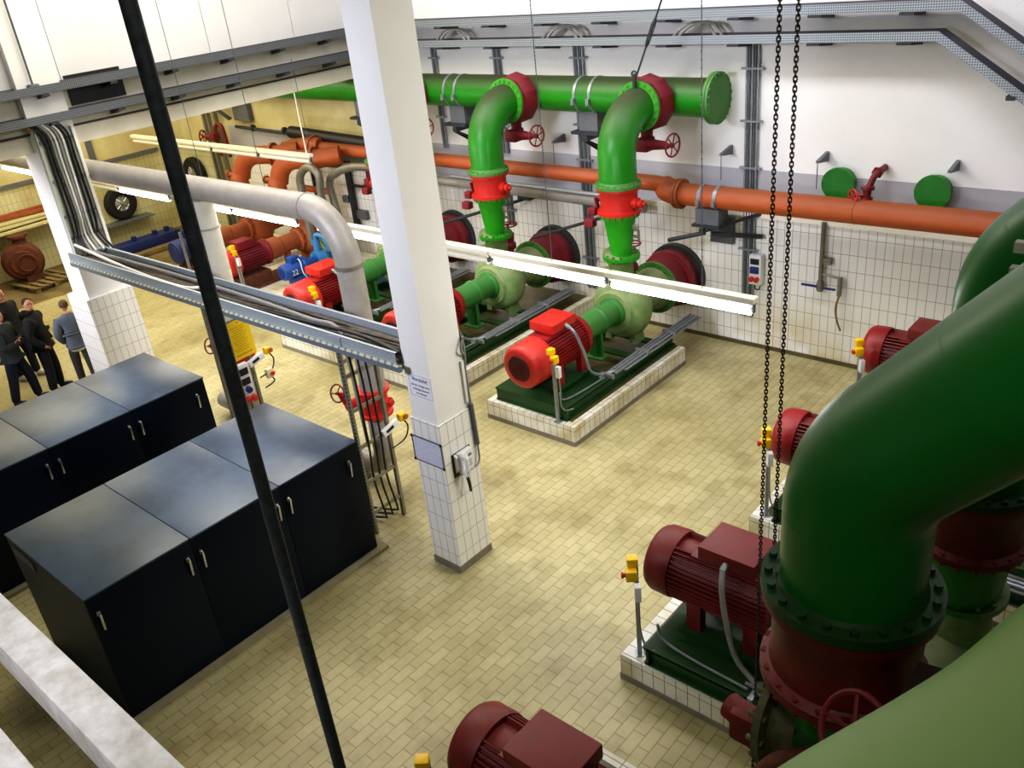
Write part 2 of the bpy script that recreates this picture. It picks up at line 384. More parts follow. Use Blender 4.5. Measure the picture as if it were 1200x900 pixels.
cabinet('dark blue steel enclosure behind the foreground one, nearer the standing people', -12.2, -10.6, 1.80, 5.03, 1.57)

# ------------------------------------------------------------------ pump units (local: y runs from the fan end towards the wall, axis at x=0)
def plinth(label, loc, rz, L=3.0, grp='tiled pump plinths', x0=-.86, x1=.8):
    t = thing('tiled_plinth', label, 'plinth', loc, rz, grp)
    m = MB().b2(x0, x1, 0, L, .07, .31, 0)
    obj('tiled_block', m, 'tile_plinth', t)
    obj('skirting', MB().b2(x0-.008, x1+.008, -.008, L+.008, 0, .07), 'skirt', t)
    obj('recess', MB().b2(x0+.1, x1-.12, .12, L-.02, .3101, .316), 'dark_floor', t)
    return t
def pump_set(label, loc, rz, hood='red_hood', body='red_motor', box='red', shaft='green_shaft', grp=None, dusty='green_dusty', hl=.43):
    t = thing('pump_set', label, 'pump', loc, rz, grp)
    # steel base
    b = MB()
    for x in (-.66, .56):
        b.b2(x-.06, x+.06, .1, 3.0, .316, .34).b2(x-.06, x+.06, .1, 3.0, .49, .515).b2(x-.012, x+.012, .1, 3.0, .33, .5)
    b.b2(-.72, .62, .1, .125, .33, .5).b2(-.72, .62, .08, 1.3, .495, .525).b2(-.72, .62, .08, .15, .316, .34)
    b.b2(-.72, .62, 1.9, 2.05, .49, .52).b2(-.72, .62, 2.5, 2.65, .49, .52)
    obj('base_frame', b, 'green_dark', t)
    # motor
    z = 1.1
    h = MB().lathe((0, -.13, z), (0, 1, 0), [(0, .20), (.0, .262), (.02, .30), (.07, .328), (hl-.03, .334), (hl, .325), (hl, .29)], 36)
    mh = obj('fan_hood', h, hood, t)
    g = MB().lathe((0, -.134, z), (0, 1, 0), [(-.004, .19), (.01, .205)], 28)
    for k in range(4): g.torus((0, -.138, z), (0, 1, 0), .05+.045*k, .006, 24, 6)
    for k in range(6):
        a = k*PI/3; g.cyl((0, -.14, z), (.2*math.cos(a), -.14, z+.2*math.sin(a)), .006, n=6)
    obj('intake_grille', g, 'grille', mh)
    m = MB().lathe((0, hl-.14, z), (0, 1, 0), [(0, .25), (.0, .272), (1.31-hl, .272), (1.31-hl, .2)], 36)
    for k in range(44):
        a = 2*PI*k/44
        if 1.15 < a < 1.99 or abs(a-4.71) < .5: continue
        m.box((math.cos(a)*.29, (hl-.12+1.11)/2, z+math.sin(a)*.29), (.062, 1.23-hl, .012), Matrix.Rotation(-a, 3, 'Y'))
    m.lathe((0, 1.1, z), (0, 1, 0), [(0, .29), (.02, .33), (.09, .33), (.11, .28), (.2, .24), (.24, .18)], 36)
    m.bolts((0, 1.16, z), (0, 1, 0), .315, 8, .014, .07)
    m.b2(-.17, .17, .32, 1.0, z+.255, z+.30, .008)
    for x in (-.25, .25):
        for y in (.42, .98): m.b2(x-.05, x+.05, y-.07, y+.07, .66, z-.12)
    mo = obj('motor_body', m, body, t)
    for x in (-.27, .27): obj('motor_foot', MB().b2(x-.08, x+.08, .3, 1.1, .62, .665).b2(x-.03, x+.03, .34, 1.06, .54, .62).b2(x-.09, x+.09, .3, 1.1, .525, .545), 'green_dark', t)
    for y in (.45, .95): obj('lifting_eye', MB().torus((-.12, y, z+.34), (0, 1, 0), .035, .012, 16, 6), body, mo)
    tb = MB().b2(-.15, .15, .46, .9, z+.28, z+.36).b2(-.22, .22, .42, .96, z+.34, z+.48, .018)
    tb = obj('terminal_box', tb, box, t)
    gl = MB().cyl((.22, .7, z+.4), (.29, .7, z+.37), .032, n=10)
    obj('cable_gland', gl, 'galv', tb)
    cb = MB().tube(smooth_path([(.28, .7, z+.38), (.37, .74, z+.25), (.43, .82, z-.05), (.44, .92, .72), (.47, 1.1, .58), (.58, 1.32, .56)]), .026, 10)
    obj('supply_cable', cb, 'galv' if grp and 'far' in grp else 'grey_cable', t)
    # bearing housing and shaft tube
    s = MB().lathe((0, 1.3, z), (0, 1, 0), [(0, .12), (.0, .205), (.42, .205), (.43, .225), (.47, .225), (.48, .195), (.82, .185), (.84, .24), (.9, .24)], 28)
    s.b2(-.12, .12, 1.66, 1.72, .52, z-.15).b2(-.03, .03, 1.62, 1.78, .52, z-.15).b2(-.16, .16, 1.58, 1.8, .515, .54)
    obj('bearing_housing', s, shaft, t)
    # volute casing
    v = MB().lathe((0, 2.17, z-.03), (0, 1, 0), [(0, .2), (.0, .33), (.06, .36), (.08, .42), (.14, .47), (.3, .50), (.42, .47), (.5, .42), (.56, .3), (.62, .24), (.95, .26), (1.15, .36), (1.19, .36), (1.19, .3)], 36)
    fl = MB().lathe((0, 3.36, z-.03), (0, 1, 0), [(0, .3), (0, .445), (.055, .445), (.055, .3)], 36).bolts((0, 3.385, z-.03), (0, 1, 0), .40, 18, .019, .1)
    obj('suction_flange', fl, 'green_flange', t)
    v.lathe((-.1, 2.5, z+.1), (.12, 0, 1), [(0, .25), (.55, .2), (.72, .19), (.72, .29), (.77, .29)], 28)
    v.bolts((0, 2.5, 1.92), (0, 0, 1), .25, 12, .016, .1)
    v.prism([(-.3, .515), (-.18, .515), (-.12, .8), (-.24, .85)], 'y', 2.35, 2.6).prism([(.3, .515), (.18, .515), (.12, .8), (.24, .85)], 'y', 2.35, 2.6)
    obj('volute_casing', v, dusty, t)
    # small bores on the neck
    k = MB().cyl((.1, 2.3, z+.5), (.2, 2.12, z+.56), .03).cyl((.2, 2.12, z+.56), (.2, 2.12, z+.66), .025).cyl((-.33, 2.3, z+.62), (-.2, 2.4, z+.62), .03)
    obj('vent_fitting', k, dusty, t)
    # conduits lying along the right hand beam
    c = MB()
    for i, x in enumerate((.5, .56, .62)):
        c.cyl((x, 1.05+.12*i, .545), (x, 3.7, .56), .02, n=8)
    c.b2(.45, .68, 1.5, 3.75, .517, .527)
    for y in (1.15, 2.1, 2.9): c.b2(.44, .68, y, y+.05, .52, .585, .004)
    c.tube(smooth_path([(.47, .14, .72), (.48, .2, .58), (.52, .5, .55), (.56, 1.1, .55)]), .014, 8)
    obj('conduit_run', c, 'galv', t)
    return t
def stop_post(label, loc, rz, grp):
    t = thing('emergency_stop_post', label, 'switch post', loc, rz, grp)
    p = MB().b2(-.022, .022, -.02, .02, .3, 1.42).b2(-.05, .05, -.04, .04, .3, .32)
    obj('post', p, 'galv', t)
    q = obj('button_housing', MB().box((.0, -.03, 1.43), (.09, .1, .085), None, .01).box((.07, -.05, 1.33), (.085, .1, .11), None, .01), 'yellow', t)
    obj('push_button', MB().lathe((.07, -.1, 1.33), (0, -1, 0), [(0, .02), (.02, .02), (.02, .032), (.04, .028)], 12), 'red', q)
    obj('switch_box', MB().box((.075, 0, 1.12), (.075, .06, .17), None, .008), 'white_plastic', t)
    obj('cable', MB().tube(smooth_path([(.08, 0, 1.04), (.09, .0, .8), (.06, .02, .6), (.1, .05, .5), (.2, .12, .52)]), .01, 8), 'grey_cable', t)
    return t
PL = 2.48     # distance of the riser from the plinth front
def riser(labels, loc, rz, grp, k='far', order='' ):
    """cone, check valve, elbow and gate valve stacked over the pump; four separate bolted things"""
    lc, lv, le, lg = labels
    t = thing('reducer_cone', lc, 'pipe', loc, rz, 'green tapered pipes above the pumps')
    m = MB().lathe((0, PL, 1.90), (0, 0, 1), [(0, .29), (.05, .29), (.05, .165), (.12, .165), (.67, .25), (.67, .31), (.72, .31)], 32)
    m.mi = 1; m.bolts((0, PL, 1.93), (0, 0, 1), .26, 14, .018, .12).bolts((0, PL, 2.60), (0, 0, 1), .28, 18, .014, .06)
    obj('cone', m, ['green_cone', 'green_flange'], t)
    g = MB().cyl((.17, PL+.05, 2.25), (.3, PL+.05, 2.25), .022).cyl((.3, PL+.05, 2.2), (.3, PL+.05, 2.36), .02)
    g.lathe((.3, PL-.0, 2.42), (0, -1, 0), [(0, .05), (.03, .06), (.035, .05)], 16).cyl((.3, PL+.05, 2.36), (.3, PL+.03, 2.42), .012)
    obj('pressure_gauge', g, 'steel_pipe', t)
    t = thing('check_valve', lv, 'valve', loc, rz, 'red check valves on the risers')
    m = MB().lathe((0, PL, 2.625), (0, 0, 1), [(0, .335), (.045, .335), (.05, .285), (.09, .28), (.28, .285), (.35, .29), (.355, .335), (.40, .335)], 36)
    m.mi = 1; m.bolts((0, PL, 2.62), (0, 0, 1), .30, 20, .016, .09).bolts((0, PL, 3.0), (0, 0, 1), .30, 20, .016, .07)
    obj('body', m, ['red', 'red_dark'], t)
    m = MB().lathe((.25, PL, 2.79), (1, 0, 0), [(0, .09), (.1, .085), (.1, .06), (.17, .06), (.17, .025), (.22, .025)], 16)
    obj('hinge_boss', m, 'red', t)
    m = MB().cyl((-.24, PL, 2.79), (-.38, PL, 2.8), .05).box((-.38, PL-.03, 2.68), (.035, .05, .3), Matrix.Rotation(.25, 3, 'X')).box((-.42, PL-.1, 2.62), (.14, .12, .12), None, .02).box((-.44, PL-.16, 2.45), (.17, .13, .13), None, .03)
    obj('counterweight', m, 'red_dark', t)
    t = thing('discharge_elbow', le, 'pipe elbow', loc, rz, 'green discharge elbows')
    R = .6; ze = 4.06
    pts = [(0, PL, 3.04), (0, PL, ze-R)] + arc((0, PL+R, ze-R), (0, -1, 0), (0, 0, 1), R, 0, PI/2, 16)[1:] + [(0, 3.12, ze)]
    m = MB().tube(pts, .285, 36)
    obj('bend', m, 'green', t)
    m = MB().lathe((0, PL, 3.025), (0, 0, 1), [(0, .2), (0, .35), (.045, .35), (.05, .30), (.09, .285)], 36)
    m.bolts((0, PL, 3.05), (0, 0, 1), .315, 20, .017, .08)
    obj('flange', m, 'green_flange', t)
    m = MB().lathe((0, 3.06, ze), (0, 1, 0), [(0, .28), (0, .37), (.05, .37), (.05, .25)], 36).bolts((0, 3.06, ze), (0, 1, 0), .335, 20, .018, .05)
    obj('flange', m, 'green_rim', t)
    t = thing('gate_valve', lg, 'valve', loc, rz, 'wine red gate valves on the manifold')
    m = MB().lathe((0, 3.12, ze), (0, 1, 0), [(0, .2), (0, .385), (.05, .385), (.07, .40), (.28, .42), (.33, .42), (.33, .3)], 10, ph=.3)
    m.bolts((0, 3.14, ze), (0, 1, 0), .34, 20, .018, .1)
    obj('body', m, 'red_dark', t)
    m = MB().lathe((0, 3.3, ze-.36), (0, 0, -1), [(0, .1), (.12, .09), (.14, .12), (.2, .12)], 12).box((-.03, 3.24, ze-.6), (.26, .22, .2), None, .05).lathe((.08, 3.22, ze-.58), (1, 0, 0), [(0, .1), (.1, .08), (.3, .06), (.32, .035), (.44, .03)], 14)
    gb = obj('gearbox', m, 'red_dark', t)
    w = MB(); wheel(w, (.5, 3.22, ze-.57), (1, -.12, 0), .17, .014, 6)
    obj('handwheel', w, 'red_dark', t)
def suction(lv, loc, rz):
    t = thing('suction_valve', lv, 'valve', loc, rz, 'red suction valves at the tiled wall')
    z = 1.07
    m = MB().lathe((0, 3.42, z), (0, 1, 0), [(0, .3), (0, .435), (.05, .435), (.07, .38), (.36, .42), (.38, .50), (.46, .50), (.46, .45), (.60, .47), (.60, .3)], 14, ph=.1)
    m.bolts((0, 3.84, z), (0, 1, 0), .47, 20, .018, .1)
    obj('body', m, 'red_dark', t)
    obj('wall_ring', MB().lathe((0, 4.02, z), (0, 1, 0), [(0, .3), (0, .54), (.10, .55)], 36), 'dark_steel', t)
    m = MB().lathe((-.22, 3.05, z+.18), (0, 0, 1), [(0, .07), (.2, .075), (.22, .12), (.3, .12), (.34, .09), (.5, .1), (.52, .06), (.6, .025), (.66, .025)], 16)
    m.cyl((-.22, 3.05, z+.25), (-.1, 3.4, z+.1), .05)
    obj('bonnet', m, 'red_dark', t)
    w = MB(); wheel(w, (-.22, 3.05, z+.84), (0, 0, 1), .17, .013, 5)
    obj('handwheel', w, 'red_dark', t)

FAR = [(-7.5, 'nearest the blank tiled wall', 'right-hand'), (-10.13, 'second from the right, just past the white pillar', 'middle'), (-12.8, 'third along, mostly behind the white pillar', 'third')]
YP = 8.21
for i, (x, w, o) in enumerate(FAR):
    loc = (x, YP, 0); g = 'pump sets along the far wall'
    fw = ['right-hand riser of the far row', 'riser just right of the white pillar', 'riser hidden behind the white pillar'][i]; fs = ['nearest the blank tiled wall', 'just right of the white pillar', 'left of the white pillar'][i]
    plinth('white tiled plinth under the far-row pump, ' + fs, loc, 0, 3.0 if i == 0 else 4.1)
    pump_set('bright red motor with green pump on the far row, ' + ['nearest the blank tiled wall', 'cut by the white pillar', 'beside the lagged pipe bend'][i], loc, 0, grp=g)
    stop_post('yellow-headed stop button post by the far-row motor ' + fs, (x+.5, YP+.03, 0), 0, 'emergency stop posts')
    riser(('bright green tapered pipe, ' + fw, 'red check valve with flanges, ' + fw, 'green pipe elbow bending into the big manifold, ' + fw, 'wine red gate valve with spoked handwheel, ' + fw), loc, 0, None)
    suction('wine red suction valve on tiles behind the far pump ' + fs, loc, 0)
# right-hand row, axes turned towards the right wall
RIGHT = [(3.02, 'cut off at the bottom edge'), (5.66, 'left of the huge green elbow'), (8.29, 'behind the hoist chains'), (10.9, 'farthest, near the tiled wall')]
for i, (y, w) in enumerate(RIGHT):
    loc = (-3.57, y, 0)
    plinth('low white tiled plinth of the right-row pump ' + w, (-3.75, y, 0), -PI/2, 4.2, x0=-1.02, x1=.64)
    pump_set('wine red motor and pump of the right row, ' + w, loc, -PI/2, 'red_grime' if i < 2 else 'red_motor', 'red_grime', 'red_grime', 'green_shaft', 'pump sets of the right row', hl=.27)
    stop_post('stop button post by the right-row motor ' + w, (-3.6, y-.53, 0), -PI/2+.7, 'emergency stop posts')

# ------------------------------------------------------------------ big green risers of the right row
def big_riser(x, y, zb, zt, labels, foot):
    le, lv, lc = labels
    t = thing('discharge_elbow', le, 'pipe elbow', (x, y, 0), 0, 'green discharge elbows')
    zs, R, r, al = 4.2, .55, .305, .725
    pts = [(0, 0, zt), (0, 0, zs)] + arc((R, 0, zs), (-1, 0, 0), (0, 0, 1), R, 0, al, 12)[1:]
    e = V(pts[-1]); d = V((math.sin(al), 0, math.cos(al))); pts.append(tuple(e + d*.9)); e = V(pts[-1])
    # second bend, over to the horizontal header
    n = V((math.cos(al), 0, -math.sin(al)))
    pts += [tuple(e + n*R*(1-math.cos(a)) + d*R*math.sin(a)) for a in [k*(PI/2-al)/8 for k in range(1, 9)]]
    e = V(pts[-1]); pts.append(tuple(e + V((XR - x - e.x, 0, 0))))
    obj('bend', MB().tube(pts, r, 48), 'green_big', t)
    m = MB()
    for q, a in (((0, 0, zs), 0), (pts[13], al), (tuple(V(pts[13])+d*.5), al)):
        m.lathe(V(q)-V((math.sin(a), 0, math.cos(a)))*.006, (math.sin(a), 0, math.cos(a)), [(0, r-.01), (0, r), (.006, r+.0016), (.012, r), (.012, r-.01)], 48, caps=False)
    obj('weld_seam', m, 'green_big', t)
    m = MB().lathe((0, 0, zt-.03), (0, 0, 1), [(0, .2), (0, .385), (.05, .385), (.05, .32), (.07, .305)], 40)
    m.bolts((0, 0, zt), (0, 0, 1), .35, 20, .019, .09)
    obj('flange', m, 'green_dark', t)
    t = thing('check_valve', lv, 'valve', (x, y, 0), 0, 'red check valves on the risers')
    m = MB().lathe((0, 0, zb), (0, 0, 1), [(0, .2), (0, .375), (.05, .375), (.08, .335), (.15, .325), (zt-zb-.16, .33), (zt-zb-.08, .375), (zt-zb-.032, .375)], 40)
    m.mi = 1; m.bolts((0, 0, zb+.02), (0, 0, 1), .35, 20, .02, .1)
    obj('body', m, ['red_grime', 'red_dark'], t)
    obj('hinge_boss', MB().lathe((-.3, .12, (zb+zt)/2), (-1, .3, 0), [(0, .07), (.08, .065), (.08, .03), (.12, .03)], 14), 'red_grime', t)
    t = thing('reducer_cone', lc, 'pipe', (x, y, 0), 0, 'green tapered pipes above the pumps')
    obj('cone', MB().lathe((0, 0, zb-.001), (0, 0, -1), [(0, .2), (0, .35), (.03, .35), (.03, .30), (.5, .26), (zb-foot-.05, .2), (zb-foot-.05, .3), (zb-foot, .3)], 36), 'green', t)
    return t
big_riser(-1.03, 3.1, 3.30, 3.82, ('huge glossy green pipe elbow sweeping up in the right foreground', 'grimy red check valve with bolted flanges directly under the huge green elbow', 'green pipe below the foreground red check valve'), 1.9)
big_riser(-1.1, 5.66, 2.38, 2.90, ('second green elbow rising at the right edge behind the huge one', 'dark red check valve at the right edge behind the huge elbow', 'green tapered pipe below the red valve at the right edge'), 1.9)
# side branch on the foreground riser with its fittings
t = thing('branch_flange', 'pale dusty bolted flange standing on edge left of the foreground riser', 'flange', (-1.22, 3.0, 2.98))
m = MB().lathe((0, 0, 0), (-1, .1, -.1), [(-.12, .16), (-.12, .2), (0, .22), (0, .30), (.04, .30), (.05, .24), (.05, .16)], 36)
m.bolts((-.03, 0, 0), (-1, .1, -.1), .27, 14, .016, .09)
obj('ring', m, mat('grimy_flange', '#6a6440', .7, col2='#3e3d28', scale=9, amt=.7), t)
t = thing('drain_fitting', 'rusty brown elbow fitting below the pale flange of the foreground riser', 'pipe fitting', (-1.13, 2.66, 3.02))
m = MB().tube(smooth_path([(.1, .12, 0), (0, 0, 0), (-.08, -.08, -.12)]), .055, 12).lathe((-.08, -.08, -.13), (-.4, -.4, -1), [(0, .05), (.02, .075), (.08, .075), (.08, .04)], 14)
obj('elbow', m, 'rust', t); obj('cap', MB().lathe((.1, .16, .02), (.3, -1, .3), [(-.06, .09), (0, .1), (.02, .06)], 16), 'green_dark', t)
t = thing('counterweight_lever', 'dark red weight lever beside the foreground riser, in front of the plinth corner', 'lever', (-1.48, 3.06, 2.68))
m = MB().box((0, 0, 0), (.16, .13, .2), None, .03).cyl((-.12, .04, .03), (.02, 0, .03), .075).cyl((.3, -.02, .12), (0, 0, .05), .03).b2(.02, .05, -.02, .02, -.15, .1)
obj('weight', m, 'red_grime', t)
# valve with handwheel behind the pale pipe
t = thing('gate_valve', 'dark red gate valve with large handwheel behind the pale green pipe', 'valve', (-.66, 2.62, 3.62), 0, 'wine red gate valves on the manifold')
m = MB().prism([(-.08, -.3), (.22, -.3), (.26, .0), (.12, .06), (-.02, .04)], 'y', .1, .35)
m.cyl((.04, .12, -.05), (-.1, -.12, .02), .03)
obj('body', m, mat('dark_brown_iron', '#3f2e2b', .6, col2='#2f2523', scale=6), t)  # dark brown with faint mottling
w = MB(); wheel(w, (-.1, -.13, .02), (-.5, -1, .75), .15, .014, 5); obj('handwheel', w, 'red_dark', t)
# near pale green pipe
P = [(-1.05, .12, 1.6), (-1.05, .12, 3.6), (-.98, .28, 4.2), (-.8, .6, 4.45), (-.62, .9, 4.45), (-.44, 1.27, 4.4), (-.345, 1.50, 4.4), (-.225, 1.79, 4.4), (-.13, 2.02, 4.42), (-.02, 2.38, 4.45), (.14, 2.9, 4.45), (.7, 3.7, 4.4), (2.6, 5.0, 4.4)]
m = MB().tube(smooth_path(P, 8), .30, 56)
tag(obj('header_pipe', m, 'green_light'), 'very near pale green pipe filling the bottom right corner', 'pipe')
m = MB().box((-.72, 4.42, 4.98), (.3, .05, .05)).box((-.70, 4.3, 4.9), (.3, .05, .05))
tag(obj('steel_bracket', m, 'concrete'), 'pale steel bracket ends at the right edge over the green elbow', 'bracket')

# ------------------------------------------------------------------ manifold
t = thing('manifold_pipe', 'long green header pipe with blank end flange along the upper far wall', 'pipe', (-6.62, 11.98, 4.08))
obj('pipe', MB().lathe((0, 0, 0), (-1, 0, 0), [(0, .285), (12.6, .285)], 40), 'green', t)
m = MB().lathe((.09, 0, 0), (-1, 0, 0), [(0, .2), (0, .375), (.04, .375), (.045, .36), (.05, .375), (.09, .375), (.09, .28)], 40)
m.bolts((.045, 0, 0), (1, 0, 0), .345, 20, .018, .13)
obj('blank_flange', m, 'green_flange', t, label='dusty dark green bolted blank flange')
for x in (-11.99, -11.72, -9.0, -8.7, -13.5, -13.75):
    m = MB().lathe((x+6.62, 0, 0), (1, 0, 0), [(-.025, .28), (-.025, .296), (.025, .296), (.025, .28)], 40, caps=False)
    m.box((x+6.62, -.31, -.06), (.05, .07, .09)).cyl((x+6.62-.01, -.35, -.03), (x+6.62-.01, -.35, -.12), .012)
    obj('pipe_strap', m, 'galv', t)
for x in (-8.85, -11.85, -14.6):
    t = thing('pipe_support', 'grey saddle box and black wall bracket under the green header, ' + {-8.85: 'between the two visible elbows', -11.85: 'left of the middle elbow', -14.6: 'left of the white pillar'}[x], 'pipe support', (x, 12, 0), 0, 'wall supports of the green header')
    obj('saddle', MB().b2(-.19, .19, -.16, .16, 3.52, 3.84), 'plate_grey', t)
    m = MB().b2(-.3, .25, -.25, .34, 3.47, 3.52).b2(-.05, .05, -.28, .34, 3.38, 3.47)
    m.prism([(-.28, 3.38), (-.2, 3.38), (.34, 3.0), (.34, 3.1)], 'x', -.04, .04)
    obj('bracket', m, 'dark_steel', t)
# ------------------------------------------------------------------ orange pipes
t = thing('orange_pipe', 'thick orange pipe along the far wall at right, running behind the big elbow', 'pipe', (0, 11.85, 0))
m = MB().tube([(2.0, 0, 2.68), (-6.9, 0, 2.63), (-7.2, 0, 2.63)] + [tuple(p) for p in arc((-7.2, .36, 2.63), (0, -1, 0), (-1, 0, 0), .36, .1, 1.4, 8)], .172, 32)
obj('pipe', m, 'orange', t)
obj('collar', MB().lathe((-7.18, 0, 2.63), (1, 0, 0), [(0, .17), (0, .235), (.045, .235), (.05, .18), (.055, .235), (.1, .235), (.1, .17)], 32), 'orange_pump', t)
obj('weld_ring', MB().lathe((-4.35, 0, 2.645), (1, 0, 0), [(0, .17), (.01, .178), (.02, .17)], 32, caps=False), 'orange_pump', t)
for x in (-6.72, -6.45):
    m = MB().lathe((x, 0, 2.63), (1, 0, 0), [(-.03, .17), (-.03, .182), (.03, .182), (.03, .17)], 32, caps=False).box((x, -.19, 2.58), (.05, .05, .08))
    obj('pipe_strap', m, 'galv', t)
t = thing('pipe_support', 'grey saddle box on black bracket arms under the orange pipe, right of the far elbow', 'pipe support', (-6.58, 11.85, 0))
obj('saddle', MB().b2(-.2, .2, -.15, .15, 2.23, 2.47), 'plate_grey', t)
m = MB().b2(-.24, .24, -.2, .2, 2.19, 2.23).box((-.05, -.0, 2.15), (.07, .5, .07))
m.cyl((0, -.2, 2.12), (-.6, -.3, 1.95), .035, n=8).cyl((.05, -.1, 2.08), (.65, .42, 1.95), .04, n=8).cyl((.0, -.2, 2.15), (.6, .45, 2.3), .03, n=8)
obj('bracket', m, 'dark_steel', t)
t = thing('orange_pipe', 'slimmer orange pipe along the far wall, passing behind the green risers', 'pipe', (0, 11.85, 0))
obj('pipe', MB().tube([(-7.3, .2, 2.66), (-7.6, .05, 2.74), (-16.4, 0, 2.80)], .125, 24), 'orange', t)
for x in (-11.5, -11.3): obj('pipe_strap', MB().lathe((x, .01, 2.765), (1, 0, 0), [(-.025, .12), (-.025, .135), (.025, .135), (.025, .12)], 24, caps=False), 'galv', t)
tag(obj('insulated_pipe', MB().tube([(-7.9, 12.0, 2.27), (-14.3, 12.0, 2.33)], .085, 20), 'lag'), 'grey lagged pipe just below the slim orange pipe on the far wall', 'pipe')
tag(obj('service_pipe', MB().tube([(-7.9, 11.8, 2.46), (-12.2, 11.8, 2.5)], .04, 14), 'galv'), 'thin bright steel pipe between orange pipe and grey lagged pipe', 'pipe')
for x, y in ((-7.95, 11.3), (-10.65, 11.3)):
    m = MB().lathe((x, 11.25, 3.02), (-1, 0, 0), [(-.2, .04), (0, .045), (.02, .07), (.1, .07), (.12, .05), (.25, .055)], 14).cyl((x-.05, 11.25, 3.0), (x-.05, 11.2, 2.85), .015)
    tag(obj('bleed_valve', m, ['steel_pipe', 'green'][0]), 'small brass and green bleed valve at the left of the ' + ('right-hand' if x > -9 else 'middle') + ' far riser', 'valve')
for i, x in enumerate((-8.55, -10.75)):
    m = MB().cyl((x+.15, 12.2, 2.12), (x-1.0, 11.0, 1.85), .03, n=8).b2(x-.05, x+.25, 12.1, 12.33, 2.1, 2.16)
    tag(obj('strut_brace', m, 'dark_steel'), 'black steel strut from the tiled wall to the ' + ['right-hand', 'middle'][i] + ' far riser', 'strut')
# ------------------------------------------------------------------ trays on the far wall and along the beam
def sheet_path(mb, pts, off0, off1, up):
    """ribbon: each point swept from off0 to off1 (vectors)"""
    A = [mb.bm.verts.new(V(p)+V(off0)) for p in pts]; B = [mb.bm.verts.new(V(p)+V(off1)) for p in pts]
    for i in range(len(pts)-1): mb.face([A[i], A[i+1], B[i+1], B[i]])
def solidify(o, th):
    md = o.modifiers.new('s', 'SOLIDIFY'); md.thickness = th; md.offset = 0; return o
def wall_tray(label, z, x1, drop, d0=11.9, d1=12.17, h=.12, grp='cable trays near the ceiling'):
    t = thing('cable_tray', label, 'cable tray', (0, 0, 0), 0, grp)
    s = .68; x2 = x1+2.6
    pts = [(-14.2, 0, z), (x1, 0, z), (x2, 0, z-s*(x2-x1))]
    m = MB(); sheet_path(m, pts, (0, d0, 0), (0, d0, h), 0); solidify(obj('front_flange', m, 'tray', t, 0), .004)
    m = MB(); sheet_path(m, pts, (0, d0, 0), (0, d1, 0), 0); sheet_path(m, pts, (0, d1, 0), (0, d1, h), 0); solidify(obj('channel', m, 'tray_dark', t, 0), .004)
    for k in range(9):
        x = -13.3 + k*1.17
        if x < x1: obj('cantilever_arm', MB().prism([(d0-.02, z-.005), (12.33, z-.005), (12.33, z-.09), (d0-.02, z-.035)], 'x', x-.09, x+.09), 'dark_steel', t)
    for x in (x1+.9, x1+2.0): obj('cantilever_arm', MB().box((x, 12.1, z-s*(x-x1)-.03), (.1, .44, .05)), 'dark_steel', t)
    return t
wall_tray('upper punched cable tray under the ceiling of the far wall, sloping down at right', 5.19, -3.35, .68)
wall_tray('lower punched cable tray on the far wall, above the green header', 4.84, -3.55, .68)
for i, (x, top) in enumerate(((-13.5, .2), (-11.9, .2), (-9.4, .22), (-6.9, .2))):
    m = MB()
    for k in range(2):
        m.tube(smooth_path([(x-.5+.1*k, 12.05, 4.88), (x-.2+.1*k, 12.0, 4.97+top*.6), (x+.1+.12*k, 12.05, 5.0+top*.5), (x+.3+.1*k, 12.08, 4.86)]), .022, 8)
    tag(obj('cable_loop', m, 'grey_cable'), 'grey cable pair arching out of the lower tray, ' + ['leftmost arch beside the pillar', 'second arch from the pillar', 'third arch, over the gap between elbows', 'rightmost arch, right of the blank flange'][i], 'cable', 'cable arches above the lower tray')
def beam_tray(label, z, d0=-14.2, d1=-14.46, h=.12):
    t = thing('cable_tray', label, 'cable tray', (0, 0, 0), 0, 'cable trays near the ceiling')
    pts = [(0, YN+.1, z), (0, 12.17, z)]
    m = MB(); sheet_path(m, pts, (d0, 0, 0), (d0, 0, h), 0); solidify(obj('front_flange', m, 'tray_grey', t, 0), .004)
    m = MB(); sheet_path(m, pts, (d0, 0, 0), (d1, 0, 0), 0); sheet_path(m, pts, (d1, 0, 0), (d1, 0, h), 0); solidify(obj('channel', m, 'tray_dark', t, 0), .004)
    for k in range(10):
        y = 2.4 + k*1.08
        obj('cantilever_arm', MB().prism([(d0+.02, z-.005), (-14.48, z-.005), (-14.48, z-.1), (d0+.02, z-.04)], 'y', y-.06, y+.06), 'dark_steel', t)
    m = MB()
    for k in range(4): m.tube(smooth_path([(-14.26-.045*k, y, z+.03+.02*math.sin(y*2+k)) for y in (YN+.3, 0, 2.5, 5, 6.5, 8, 10, 12)], 4), .018, 6)
    obj('cables', m, 'black', t)
    return t
beam_tray('upper grey cable tray running along the panelled wall at top left', 5.13)
beam_tray('lower grey cable tray on the beam at top left, over the left bay', 4.72)
tag(obj('conduit', MB().tube([(-14.45, YN+.1, 4.58), (-14.45, 12.3, 4.58)], .018, 8), 'dark_steel'), 'thin dark conduit clipped under the lower tray along the beam', 'conduit')
tag(obj('suspension_rod', MB().cyl((-14.3, 5.55, 5.25), (-14.3, 5.55, 8.9), .015).box((-14.3, 5.55, 5.24), (.14, .14, .08), None, .02), 'galv_dark'), 'thin steel rod with clamp rising from the upper tray at the left pillar', 'rod')

